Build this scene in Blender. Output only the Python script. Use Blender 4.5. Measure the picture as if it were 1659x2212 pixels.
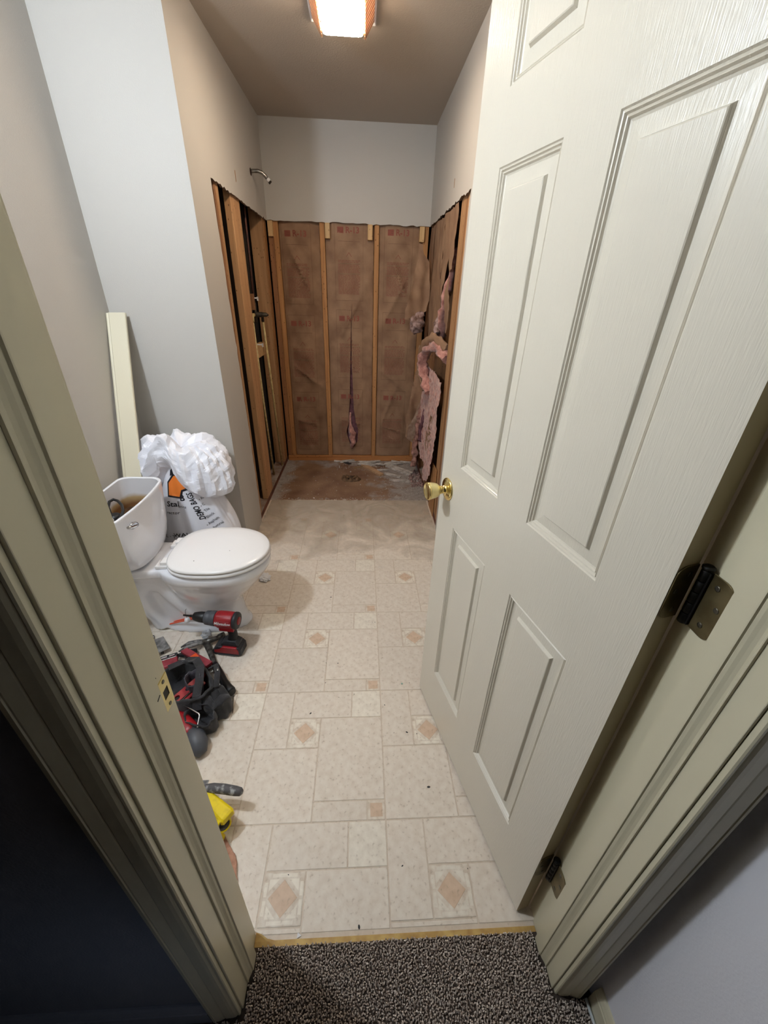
import bpy, bmesh, math, random
from math import sin, cos, pi, radians, sqrt
from mathutils import Vector, Matrix, noise
from mathutils.geometry import delaunay_2d_cdt

for _o in list(bpy.data.objects):
    bpy.data.objects.remove(_o, do_unlink=True)
SC = bpy.context.scene
COL = SC.collection
random.seed(7)

# ------------------------------------------------------------ camera, world, exposure
cam = bpy.data.cameras.new('camera')
cam.sensor_fit = 'HORIZONTAL'; cam.sensor_width = 36.0; cam.lens = 18.670
cam.clip_start = 0.02; cam.clip_end = 30
camo = bpy.data.objects.new('camera', cam); COL.objects.link(camo)
Rr = ((0.998497, -0.047171, 0.027897), (-0.001768, 0.481053, 0.87669), (0.054775, 0.875421, -0.480247))
camo.matrix_world = Matrix(((Rr[0][0], Rr[1][0], -Rr[2][0], 0), (Rr[0][1], Rr[1][1], -Rr[2][1], 0),
                            (Rr[0][2], Rr[1][2], -Rr[2][2], 1.4245), (0, 0, 0, 1)))
SC.camera = camo
w = bpy.data.worlds.new('world'); SC.world = w; w.use_nodes = True
w.node_tree.nodes['Background'].inputs[0].default_value = (0.6, 0.7, 1.0, 1)
w.node_tree.nodes['Background'].inputs[1].default_value = 0.0
SC.view_settings.view_transform = 'Standard'; SC.view_settings.look = 'None'
SC.view_settings.gamma = 1.0; SC.view_settings.use_curve_mapping = False
SC.view_settings.exposure = 0.22
VANITY_W = 440.0      # emission strength of the globe over the vanity
LENS_W = 74.0         # emission strength of the ceiling fixture lens
HALL_W = 0.11         # watts of the unseen cool area light added low in the hallway

def srgb(r, g, b):
    f = lambda c: (c / 255 / 12.92) if c / 255 <= .04045 else ((c / 255 + .055) / 1.055) ** 2.4
    return (f(r), f(g), f(b), 1)

# ------------------------------------------------------------ materials
MATS = {}
def mat(name, col, rough=.5, metal=0, col2=None, nscale=8, namt=.5, stretch=(1, 1, 1), bump=0, bscale=60,
        bstretch=None, coat=0, trans=0, alpha=1, emit=None, estr=0, rand=0, spec=.5, detail=4, lo=.35, hi=.65, sheen=0, sss=0):
    m = bpy.data.materials.new(name); m.use_nodes = True
    nt = m.node_tree; N = nt.nodes; L = nt.links; b = N['Principled BSDF']
    b.inputs['Base Color'].default_value = col
    b.inputs['Roughness'].default_value = rough; b.inputs['Metallic'].default_value = metal
    b.inputs['Coat Weight'].default_value = coat; b.inputs['Coat Roughness'].default_value = .08
    b.inputs['Transmission Weight'].default_value = trans; b.inputs['Alpha'].default_value = alpha
    b.inputs['Specular IOR Level'].default_value = spec
    b.inputs['Sheen Weight'].default_value = sheen
    b.inputs['Subsurface Weight'].default_value = sss
    b.inputs['Subsurface Radius'].default_value = (.02, .01, .008)
    if emit: b.inputs['Emission Color'].default_value = emit; b.inputs['Emission Strength'].default_value = estr
    tc = N.new('ShaderNodeTexCoord'); last = None
    if col2:
        mp = N.new('ShaderNodeMapping'); mp.inputs['Scale'].default_value = stretch
        L.new(tc.outputs['Object'], mp.inputs[0])
        n = N.new('ShaderNodeTexNoise'); n.inputs['Scale'].default_value = nscale; n.inputs['Detail'].default_value = detail
        L.new(mp.outputs[0], n.inputs['Vector'])
        r = N.new('ShaderNodeValToRGB'); r.color_ramp.elements[0].position = lo; r.color_ramp.elements[1].position = hi
        r.color_ramp.elements[0].color = col; r.color_ramp.elements[1].color = col2
        L.new(n.outputs['Fac'], r.inputs[0]); last = r.outputs[0]
        L.new(last, b.inputs['Base Color'])
    if rand:
        oi = N.new('ShaderNodeObjectInfo'); hs = N.new('ShaderNodeHueSaturation')
        mr = N.new('ShaderNodeMapRange'); mr.inputs[3].default_value = 1 - rand; mr.inputs[4].default_value = 1 + rand
        L.new(oi.outputs['Random'], mr.inputs[0]); L.new(mr.outputs[0], hs.inputs['Value'])
        if last: L.new(last, hs.inputs['Color'])
        else: hs.inputs['Color'].default_value = col
        L.new(hs.outputs[0], b.inputs['Base Color'])
    if bump:
        mp = N.new('ShaderNodeMapping'); mp.inputs['Scale'].default_value = bstretch or (1, 1, 1)
        L.new(tc.outputs['Object'], mp.inputs[0])
        n = N.new('ShaderNodeTexNoise'); n.inputs['Scale'].default_value = bscale; n.inputs['Detail'].default_value = 3
        L.new(mp.outputs[0], n.inputs['Vector'])
        bp = N.new('ShaderNodeBump'); bp.inputs['Strength'].default_value = bump; bp.inputs['Distance'].default_value = .002
        L.new(n.outputs['Fac'], bp.inputs['Height']); L.new(bp.outputs[0], b.inputs['Normal'])
    MATS[name] = m
    return m

def wood(name, a, b2, axis=2, rough=.7, knots=True, dark=None):
    m = bpy.data.materials.new(name); m.use_nodes = True
    nt = m.node_tree; N = nt.nodes; L = nt.links; b = N['Principled BSDF']
    b.inputs['Roughness'].default_value = rough
    tc = N.new('ShaderNodeTexCoord'); mp = N.new('ShaderNodeMapping')
    s = [38, 38, 38]; s[axis] = 1.6; mp.inputs['Scale'].default_value = s
    L.new(tc.outputs['Object'], mp.inputs[0])
    n = N.new('ShaderNodeTexNoise'); n.inputs['Scale'].default_value = 1.0; n.inputs['Detail'].default_value = 5; n.inputs['Distortion'].default_value = .6
    L.new(mp.outputs[0], n.inputs['Vector'])
    r = N.new('ShaderNodeValToRGB'); r.color_ramp.elements[0].position = .3; r.color_ramp.elements[1].position = .7
    r.color_ramp.elements[0].color = a; r.color_ramp.elements[1].color = b2
    L.new(n.outputs['Fac'], r.inputs[0]); out = r.outputs[0]
    oi = N.new('ShaderNodeObjectInfo'); hs = N.new('ShaderNodeHueSaturation')
    mr = N.new('ShaderNodeMapRange'); mr.inputs[3].default_value = .82; mr.inputs[4].default_value = 1.18
    L.new(oi.outputs['Random'], mr.inputs[0]); L.new(mr.outputs[0], hs.inputs['Value']); L.new(out, hs.inputs['Color']); out = hs.outputs[0]
    if knots:
        mp2 = N.new('ShaderNodeMapping'); s2 = [11, 11, 11]; s2[axis] = 5.2; mp2.inputs['Scale'].default_value = s2
        L.new(tc.outputs['Object'], mp2.inputs[0])
        v = N.new('ShaderNodeTexVoronoi'); L.new(mp2.outputs[0], v.inputs['Vector'])
        r2 = N.new('ShaderNodeValToRGB'); r2.color_ramp.elements[0].position = .07; r2.color_ramp.elements[1].position = .17
        r2.color_ramp.elements[0].color = (1, 1, 1, 1); r2.color_ramp.elements[1].color = (0, 0, 0, 1)
        L.new(v.outputs['Distance'], r2.inputs[0])
        mx = N.new('ShaderNodeMix'); mx.data_type = 'RGBA'
        L.new(r2.outputs[0], mx.inputs[0]); L.new(out, mx.inputs[6]); mx.inputs[7].default_value = dark or (a[0] * .25, a[1] * .2, a[2] * .15, 1)
        out = mx.outputs[2]
    L.new(out, b.inputs['Base Color'])
    bp = N.new('ShaderNodeBump'); bp.inputs['Strength'].default_value = .25; bp.inputs['Distance'].default_value = .002
    L.new(n.outputs['Fac'], bp.inputs['Height']); L.new(bp.outputs[0], b.inputs['Normal'])
    return m

M_wall = mat('wall_paint', srgb(191, 187, 181), .55, bump=.25, bscale=220)
M_ceil = mat('ceiling_paint', srgb(182, 171, 158), .8, bump=.5, bscale=160)
M_hall = mat('hall_paint', srgb(232, 230, 236), .6, bump=.25, bscale=220)
M_gyp = mat('torn_gypsum', srgb(150, 132, 112), .9, col2=srgb(98, 72, 52), nscale=30, bump=.6, bscale=150)
M_trim = mat('trim_cream', srgb(208, 200, 173), .32, bump=.08, bscale=90)
M_door = mat('door_cream', srgb(222, 214, 198), .30, bump=.34, bscale=34, bstretch=(14, 14, .8), coat=.25)
M_gap = mat('dark_gap', srgb(60, 28, 20), .9)
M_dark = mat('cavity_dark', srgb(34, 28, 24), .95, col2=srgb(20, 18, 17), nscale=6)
M_stud = wood('stud_pine', srgb(160, 118, 80), srgb(196, 152, 108))
M_studd = wood('stud_aged', srgb(124, 84, 54), srgb(158, 110, 70))
M_studo = wood('stud_orange', srgb(156, 108, 64), srgb(188, 138, 88))
M_studx = wood('plate_pine', srgb(150, 95, 50), srgb(190, 132, 80), axis=0)
M_studz_light = wood('block_lit_pine', srgb(196, 158, 108), srgb(220, 186, 138))  # paler copy of the stud wood; brightness of lit blocks put into its colour
M_plate = mat('plate_dusty', srgb(150, 138, 128), .9, col2=srgb(120, 88, 68), nscale=14, bump=.4, bscale=120)
M_platered = mat('plate_wet_side', srgb(92, 48, 34), .8, col2=srgb(120, 70, 50), nscale=20)
M_brass = mat('brass', (.83, .66, .28, 1), .16, 1)
M_brassd = mat('brass_satin', (.80, .68, .32, 1), .42, .75, coat=.3)
M_hinge = mat('antique_brass', srgb(128, 116, 84), .38, .8, col2=srgb(100, 88, 60), nscale=25)
M_hingeb = mat('hinge_black', srgb(20, 18, 16), .5, .4)  # near-black metal for knuckles, holes and small dark marks
M_screw = mat('screw_steel', srgb(110, 106, 96), .35, .9)
M_chrome = mat('chrome', (.62, .62, .63, 1), .16, 1)
M_chromed = mat('old_chrome', (.45, .43, .40, 1), .3, 1, col2=(.25, .24, .22, 1), nscale=40)
M_porc = mat('porcelain', srgb(233, 234, 240), .10, coat=.6, spec=.6)
M_seat = mat('seat_plastic', srgb(238, 236, 236), .25, coat=.2)
M_porcin = mat('tank_stained_porcelain', srgb(226, 224, 222), .2)
M_black = mat('black_rubber', srgb(20, 20, 22), .45)
M_plat = mat('white_plastic', srgb(235, 235, 238), .35)
M_red = mat('tool_red', srgb(164, 24, 34), .38, col2=srgb(138, 20, 28), nscale=30)
M_redp = mat('tool_red_dusty', srgb(172, 66, 76), .55, col2=srgb(126, 34, 44), nscale=20)
M_orng = mat('orange_plastic', srgb(228, 84, 30), .4)
M_grey = mat('tool_grey', srgb(74, 76, 82), .5)
M_greyd = mat('tool_dark_grey', srgb(38, 39, 43), .5)
M_steel = mat('dirty_steel', srgb(120, 116, 110), .42, .7, col2=srgb(60, 56, 52), nscale=60)
M_plast = mat('plaster_caked_steel', srgb(82, 80, 80), .6, .3, col2=srgb(168, 165, 162), nscale=38, lo=.35, hi=.7, bump=.6, bscale=90)
M_fab = mat('black_nylon', srgb(22, 22, 25), .8, col2=srgb(44, 43, 48), nscale=22, bump=.7, bscale=400, sheen=.2)
M_fabg = mat('grey_nylon', srgb(92, 88, 98), .8, col2=srgb(60, 58, 66), nscale=30, bump=.5, bscale=300)
M_yel = mat('tool_yellow', srgb(236, 208, 10), .42, col2=srgb(205, 176, 30), nscale=35, lo=.5, hi=.75)
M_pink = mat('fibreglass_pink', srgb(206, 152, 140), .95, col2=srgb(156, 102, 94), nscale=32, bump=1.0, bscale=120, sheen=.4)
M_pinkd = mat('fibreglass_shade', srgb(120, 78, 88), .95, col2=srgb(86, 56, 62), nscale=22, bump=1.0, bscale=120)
M_white = mat('bag_white_film', srgb(234, 235, 244), .38, sss=.0, coat=.1)
M_ink = mat('black_ink', srgb(24, 24, 34), .5)
M_orink = mat('orange_ink', srgb(240, 132, 52), .45)
M_paper = mat('paper_white', srgb(225, 225, 228), .7)
M_cable = mat('white_cable', srgb(200, 205, 205), .4)
M_cpvc = mat('cream_pipe', srgb(214, 192, 140), .45, col2=srgb(180, 156, 104), nscale=50)
M_copper = mat('old_copper', srgb(110, 72, 60), .5, .6, col2=srgb(80, 60, 58), nscale=30)
M_bronze = mat('dull_bronze', srgb(92, 84, 72), .5, .7, col2=srgb(60, 54, 48), nscale=30)
M_lath = mat('pale_lath', srgb(150, 122, 84), .8)
M_scrap = wood('scrap_wood', srgb(176, 140, 106), srgb(200, 164, 128), axis=1, knots=False)
M_shard = mat('grey_board_shard', srgb(218, 213, 207), .85, col2=srgb(166, 158, 150), nscale=30, rand=.12)
M_crumb = mat('plaster_crumbs', srgb(190, 182, 174), .9, col2=srgb(120, 108, 100), nscale=90)
M_glue = mat('old_glue_brown', srgb(120, 92, 64), .7, col2=srgb(84, 60, 40), nscale=40)
M_clear = mat('clear_film', srgb(200, 203, 208), .2, alpha=.75)
M_redstk = mat('red_orange_stick', srgb(222, 88, 56), .5)

def vinyl(name, a, b2, rand=.03, speck=True):
    m = mat(name, a, .42, col2=b2, nscale=42, detail=10, lo=.36, hi=.64, rand=rand, bump=.12, bscale=180, spec=.4)
    nt = m.node_tree; N = nt.nodes; L = nt.links; b = N['Principled BSDF']
    src = b.inputs['Base Color'].links[0].from_socket
    tc = N.new('ShaderNodeTexCoord')
    n = N.new('ShaderNodeTexNoise'); n.inputs['Scale'].default_value = 85; n.inputs['Detail'].default_value = 3
    L.new(tc.outputs['Object'], n.inputs['Vector'])
    r = N.new('ShaderNodeValToRGB'); r.color_ramp.elements[0].position = .60; r.color_ramp.elements[1].position = .78
    r.color_ramp.elements[0].color = (0, 0, 0, 1); r.color_ramp.elements[1].color = (.55, .55, .55, 1)
    L.new(n.outputs['Fac'], r.inputs[0])
    mx = N.new('ShaderNodeMix'); mx.data_type = 'RGBA'; L.new(r.outputs[0], mx.inputs[0]); L.new(src, mx.inputs[6])
    mx.inputs[7].default_value = srgb(150, 132, 112)
    L.new(mx.outputs[2], b.inputs['Base Color'])
    return m
M_v1 = vinyl('vinyl_stone', srgb(229, 219, 206), srgb(218, 205, 190))
M_v2 = vinyl('vinyl_light_square', srgb(238, 230, 216), srgb(224, 214, 199))
M_v3 = vinyl('vinyl_pink_diamond', srgb(218, 192, 168), srgb(206, 178, 152))
M_v4 = vinyl('vinyl_border_stone', srgb(230, 221, 207), srgb(208, 192, 174))
M_v0 = vinyl('vinyl_joint', srgb(214, 200, 183), srgb(206, 190, 172), rand=0)

# ------------------------------------------------------------ mesh helpers
class MB:
    def __init__(s): s.v = []; s.f = []; s.m = []; s.sm = []
    def add(s, vs, fs, mi=0, smooth=False):
        o = len(s.v); s.v += [tuple(p) for p in vs]
        for f in fs: s.f.append(tuple(i + o for i in f)); s.m.append(mi); s.sm.append(smooth)
        return s
    def box(s, x0, x1, y0, y1, z0, z1, mi=0, M=None):
        vs = [Vector((x, y, z)) for x in (x0, x1) for y in (y0, y1) for z in (z0, z1)]
        if M is not None: vs = [M @ p for p in vs]
        return s.add(vs, [(0, 1, 3, 2), (4, 6, 7, 5), (0, 4, 5, 1), (2, 3, 7, 6), (0, 2, 6, 4), (1, 5, 7, 3)], mi)
    def rings(s, R, mi=0, smooth=True, cap0=True, cap1=True, closed=True):
        n = len(R[0]); vs = [p for r in R for p in r]; fs = []
        for i in range(len(R) - 1):
            for j in range(n if closed else n - 1):
                k = (j + 1) % n
                fs.append((i * n + j, i * n + k, (i + 1) * n + k, (i + 1) * n + j))
        s.add(vs, fs, mi, smooth)
        if cap0: s.add(R[0], [tuple(reversed(range(n)))], mi)
        if cap1: s.add(R[-1], [tuple(range(n))], mi)
        return s
    def tube(s, path, r, seg=12, mi=0, caps=True, smooth=True, flat=1.0):
        P = [Vector(p) for p in path]; R = []
        if not hasattr(r, '__len__'): r = [r] * len(P)
        up = Vector((0, 0, 1)); prev = None
        for i, p in enumerate(P):
            t = (P[min(i + 1, len(P) - 1)] - P[max(i - 1, 0)]).normalized()
            if prev is None:
                a = t.cross(up) if abs(t.z) < .9 else t.cross(Vector((1, 0, 0)))
            else: a = prev - t * prev.dot(t)
            a.normalize(); prev = a; b = t.cross(a)
            R.append([p + (a * cos(2 * pi * k / seg) + b * sin(2 * pi * k / seg) * flat) * r[i] for k in range(seg)])
        return s.rings(R, mi, smooth, caps, caps)
    def lathe(s, prof, M, seg=24, mi=0, smooth=True):
        R = [[M @ Vector((r * cos(2 * pi * k / seg), r * sin(2 * pi * k / seg), h)) for k in range(seg)] for r, h in prof]
        return s.rings(R, mi, smooth, True, True)
    def prism(s, poly, z0, z1, M=None, mi=0, top_scale=1, smooth=False):
        cx = sum(p[0] for p in poly) / len(poly); cy = sum(p[1] for p in poly) / len(poly)
        a = [Vector((x, y, z0)) for x, y in poly]
        b = [Vector((cx + (x - cx) * top_scale, cy + (y - cy) * top_scale, z1)) for x, y in poly]
        if M is not None: a = [M @ p for p in a]; b = [M @ p for p in b]
        return s.rings([a, b], mi, smooth)
    def build(s, name, mats, parent=None, bevel=0, sub=0, seg=2, autos=None, kind=None, loc=None):
        me = bpy.data.meshes.new(name); me.from_pydata([tuple(p) for p in s.v], [], s.f)
        if not isinstance(mats, (list, tuple)): mats = [mats]
        for m in mats: me.materials.append(m)
        me.polygons.foreach_set('material_index', s.m); me.polygons.foreach_set('use_smooth', s.sm)
        bm = bmesh.new(); bm.from_mesh(me); bmesh.ops.remove_doubles(bm, verts=bm.verts, dist=1e-5)
        bmesh.ops.recalc_face_normals(bm, faces=bm.faces); bm.to_mesh(me); bm.free()
        o = bpy.data.objects.new(name, me); COL.objects.link(o)
        if parent: o.parent = parent
        if loc: o.location = loc
        if bevel:
            md = o.modifiers.new('bevel', 'BEVEL'); md.width = bevel; md.segments = seg; md.limit_method = 'ANGLE'; md.angle_limit = radians(40)
            md.harden_normals = False
        if sub:
            md = o.modifiers.new('sub', 'SUBSURF'); md.levels = sub; md.render_levels = sub
        if kind: o['kind'] = kind
        return o

def tag(o, label=None, cat=None, group=None, kind=None):
    if label: o['label'] = label
    if cat: o['category'] = cat
    if group: o['group'] = group
    if kind: o['kind'] = kind
    return o
def empty(name, loc=(0, 0, 0), rot=(0, 0, 0), label=None, cat=None, group=None, kind=None):
    o = bpy.data.objects.new(name, None); COL.objects.link(o); o.location = loc; o.rotation_euler = rot; o.empty_display_size = .02
    return tag(o, label, cat, group, kind)
def S(name, mb, m, parent=None, **k):
    o = mb.build(name, m, parent, **k)
    if parent is None: o['kind'] = 'structure'
    return o
def inpoly(p, poly):
    x, y = p; c = False; n = len(poly); j = n - 1
    for i in range(n):
        xi, yi = poly[i]; xj, yj = poly[j]
        if (yi > y) != (yj > y) and x < (xj - xi) * (y - yi) / (yj - yi) + xi: c = not c
        j = i
    return c
def jag(pts, step, amp, seed, closed=True, skip=()):
    out = []; n = len(pts)
    for i in range(n if closed else n - 1):
        a = Vector(pts[i]); b = Vector(pts[(i + 1) % n]); k = max(1, int((b - a).length / step))
        if i in skip: out.append(tuple(a)); continue
        d = (b - a).normalized(); nn = Vector((-d.y, d.x))
        for j in range(k):
            p = a.lerp(b, j / k)
            o = 0 if j == 0 else amp * noise.noise(Vector((p.x * 31 + seed, p.y * 31, seed * 1.7))) * 2 + amp * .7 * noise.noise(Vector((p.x * 97, p.y * 97 + seed, seed)))
            out.append(tuple(p + nn * o))
    return out
def cdt(poly, holes, res, seed=1, jitter=.3):
    rnd = random.Random(seed)
    vs = [Vector(p) for p in poly]; ed = [(i, (i + 1) % len(poly)) for i in range(len(poly))]
    for h in holes:
        o = len(vs); vs += [Vector(p) for p in h]; ed += [(o + i, o + (i + 1) % len(h)) for i in range(len(h))]
    x0 = min(p[0] for p in poly); x1 = max(p[0] for p in poly); y0 = min(p[1] for p in poly); y1 = max(p[1] for p in poly)
    if res:
        nx = int((x1 - x0) / res) + 1; ny = int((y1 - y0) / res) + 1
        for i in range(nx):
            for j in range(ny):
                p = (x0 + (i + .5 + jitter * (rnd.random() - .5)) * res, y0 + (j + .5 + jitter * (rnd.random() - .5)) * res)
                if inpoly(p, poly) and not any(inpoly(p, h) for h in holes): vs.append(Vector(p))
    r = delaunay_2d_cdt(vs, ed, [], 0, 1e-5)
    V = r[0]; F = []
    for f in r[2]:
        c = (sum(V[i].x for i in f) / len(f), sum(V[i].y for i in f) / len(f))
        if inpoly(c, poly) and not any(inpoly(c, h) for h in holes): F.append(tuple(f))
    return V, F
def sheet(name, poly, fn, m, parent=None, holes=(), res=.02, thick=0, seed=1, smooth=True, **k):
    """triangulated sheet: outline poly in 2-D, fn(a, b) -> 3-D point; solidified when thick"""
    V, F = cdt(poly, list(holes), res, seed)
    mb = MB(); mb.add([fn(v.x, v.y) for v in V], F, 0, smooth)
    o = mb.build(name, m, parent, **k)
    if thick:
        md = o.modifiers.new('solid', 'SOLIDIFY'); md.thickness = thick; md.offset = 0
        if isinstance(m, (list, tuple)) and len(m) > 1: md.material_offset_rim = 1
    return o
def slab(name, poly, plane, c0, c1, mats, parent=None, holes=()):
    """board cut to an outline: plane 'x' uses (y, z), 'y' uses (x, z), 'z' uses (x, y); mats[1] goes on the cut edges"""
    V, F = cdt(poly, list(holes), 0)
    def T(a, b, c): return {'x': (c, a, b), 'y': (a, c, b), 'z': (a, b, c)}[plane]
    mb = MB(); mb.add([T(v.x, v.y, c0) for v in V], F); mb.add([T(v.x, v.y, c1) for v in V], F, 1 if len(mats) > 2 else 0)
    for lp in [poly] + list(holes):
        n = len(lp)
        for i in range(n):
            a, b = lp[i], lp[(i + 1) % n]
            mb.add([T(*a, c0), T(*b, c0), T(*b, c1), T(*a, c1)], [(0, 1, 2, 3)], 1)
    return mb.build(name, mats, parent)
def n3(x, y, z, s=1): return noise.noise(Vector((x * s, y * s, z * s)))
def textmesh(body, size, bold=0.0, shear=0, squash=1.0, align='CENTER'):
    cu = bpy.data.curves.new('text', 'FONT'); cu.body = body; cu.size = size; cu.align_x = align; cu.align_y = 'CENTER'
    cu.offset = bold; cu.shear = shear; cu.resolution_u = 2
    o = bpy.data.objects.new('text', cu); COL.objects.link(o)
    bpy.context.view_layer.update()
    me = bpy.data.meshes.new_from_object(o.evaluated_get(bpy.context.evaluated_depsgraph_get()))
    bpy.data.objects.remove(o, do_unlink=True)
    V = [(v.co.x * squash, v.co.y) for v in me.vertices]; F = [tuple(p.vertices) for p in me.polygons]
    return V, F
def put_text(mb, body, size, fn, mi=0, rot=0, at=(0, 0), **k):
    V, F = textmesh(body, size, **k)
    c, s_ = cos(rot), sin(rot)
    mb.add([fn(at[0] + x * c - y * s_, at[1] + x * s_ + y * c) for x, y in V], F, mi)

# ------------------------------------------------------------ room shell
H = 2.44
XL, XA, XR = -1.16, -0.70, 0.505        # left wall, alcove left wall, right wall
YF, YW, YB = 0.38, 2.10, 3.62           # doorway wall, wing wall, back wall
WH = [M_wall, M_gyp]
S('wall_left', MB().box(XL - .06, XL, YF, YW + .02, 0, H), M_wall)
S('wall_wing', MB().box(XL, XA, YW, YW + .0127, 0, H), M_wall, bevel=0)
# doorway wall with the opening
fw = MB()
fw.box(XL - .3, -.285, .262, YF, 0, H); fw.box(.467, XR + .12, .262, YF, 0, H); fw.box(-.285, .467, .262, YF, 2.055, H)
S('wall_front', fw, M_wall)
S('ceiling', MB().box(XL - .1, XR + .2, .262, YB + .16, H, H + .05), M_ceil)
# left alcove wall: board above, torn hole below
hole_l = [(2.43, .012), (2.43, .3), (2.425, .9), (2.40, 1.5), (2.385, 1.878), (3.62, 1.872)]
top = jag([(2.385, 1.872), (3.62, 1.872)], .03, .006, 3, closed=False) + [(3.62, 1.872)]
side = jag([(2.452, .0), (2.44, .75), (2.405, 1.5), (2.385, 1.872)], .03, .005, 9, closed=False)
polyl = [(YW + .0127, 0)] + side + top + [(3.62, H), (YW + .0127, H)]
wl = slab('wall_alcove_left', polyl, 'x', XA, XA - .0127, WH); wl['kind'] = 'structure'
# back wall board
topb = list(reversed(jag([(XA, 1.874), (XR, 1.874)], .025, .004, 5, closed=False) + [(XR, 1.874)]))
wb = slab('wall_back', [(XA, H), (XR, H)] + topb, 'y', YB, YB + .0127, WH); wb['kind'] = 'structure'
# right wall board
topr = jag([(2.30, 1.868), (3.62, 1.872)], .03, .006, 8, closed=False) + [(3.62, 1.872)]
polyr = [(YF, 0), (2.345, 0)] + jag([(2.345, .0), (2.345, 1.868)], .04, .004, 2, closed=False) + topr[1:] + [(3.62, H), (YF, H)]
wr = slab('wall_right', polyr, 'x', XR, XR + .0127, WH); wr['kind'] = 'structure'
# what closes the cavities behind the torn openings
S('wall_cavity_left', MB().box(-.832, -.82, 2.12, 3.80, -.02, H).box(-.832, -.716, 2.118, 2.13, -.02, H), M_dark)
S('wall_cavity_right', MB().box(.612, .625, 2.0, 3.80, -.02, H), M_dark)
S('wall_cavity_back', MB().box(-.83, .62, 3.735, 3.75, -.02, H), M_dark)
# small gouges beside the showerhead height (both alcove walls)
sc = MB().box(XA, XA + .0008, 2.842, 2.852, 1.945, 1.995); sc.build('wall_gouge', mat('gouge_brown', srgb(150, 112, 76), .9), wl)
MB().box(XR - .0008, XR, 2.77, 2.78, 1.95, 1.99).build('wall_gouge', bpy.data.materials['gouge_brown'], wr)

# studs and plates
def stud(parent, x0, x1, y0, y1, z0, z1, m=None, name='stud', r=.002):
    return MB().box(x0, x1, y0, y1, z0, z1).build(name, m or M_stud, parent, bevel=r, seg=1)
ZP = .036
stud(wl, -.7125 - .038, -.7135, 2.735, 2.919, ZP, 2.42, M_stud)            # wide flat stud
stud(wl, -.7525 - .038, -.7135, 2.452, 2.49, ZP, 2.42, M_studd)
stud(wl, -.7525 - .038, -.7135, 2.492, 2.528, ZP, 2.42, M_stud)
stud(wl, -.802, -.7135, 3.492, 3.53, ZP, 2.42, M_stud)
stud(wl, -.802, -.7135, 3.553, 3.628, ZP, 2.42, M_studo)
stud(wl, -.805, -.745, 3.12, 3.16, 1.30, 1.40, M_studd, 'blocking')
stud(wl, -.80, -.765, 3.14, 3.40, .98, 1.07, M_studz_light, 'blocking')
pl = MB().box(-.802, -.7135, 2.44, 3.63, -.004, ZP - .001)
pl.m[1] = 1
pl.build('bottom_plate', [M_plate, M_platered], wl)
for x0, x1, m in ((-.703, -.666, M_studd), (-.664, -.628, M_studo), (-.322, -.285, M_studo), (.088, .125, M_studo), (.458, .500, M_studo)):
    stud(wb, x0, x1, 3.634, 3.722, ZP + .012, 2.42, m)
MB().box(-.705, .505, 3.634, 3.722, -.004, ZP + .011).build('bottom_plate', M_studx, wb, bevel=.002, seg=1)
for x in (-.680, -.262, .056, .447):
    MB().box(x - .018, x + .018, 3.610, 3.6335, 1.776, 1.872).box(x - .018, x + .018, 3.6335, 3.70, 1.776, 1.92).build('block', M_studz_light, wb, bevel=.0015, seg=1)
for y0, y1, m, x0 in ((2.356, 2.394, M_studd, .5185), (2.396, 2.434, M_stud, .5185), (2.437, 2.475, M_studd, .5195), (2.478, 2.60, M_stud, .522), (3.00, 3.038, M_studd, .5185), (3.40, 3.438, M_studd, .5185), (3.58, 3.618, M_studd, .5185)):
    stud(wr, x0, .607, y0, y1, ZP, 2.42, m)
# a lower sister stud, splintered at its top, bright orange wood
stud(wr, .512, .5180, 2.53, 2.72, .0, .36, M_studo, 'sister_board')
pr = MB().box(.5185, .607, 2.345, 3.63, -.004, ZP - .001); pr.m[0] = 1
pr.build('bottom_plate', [M_plate, M_platered], wr)

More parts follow.
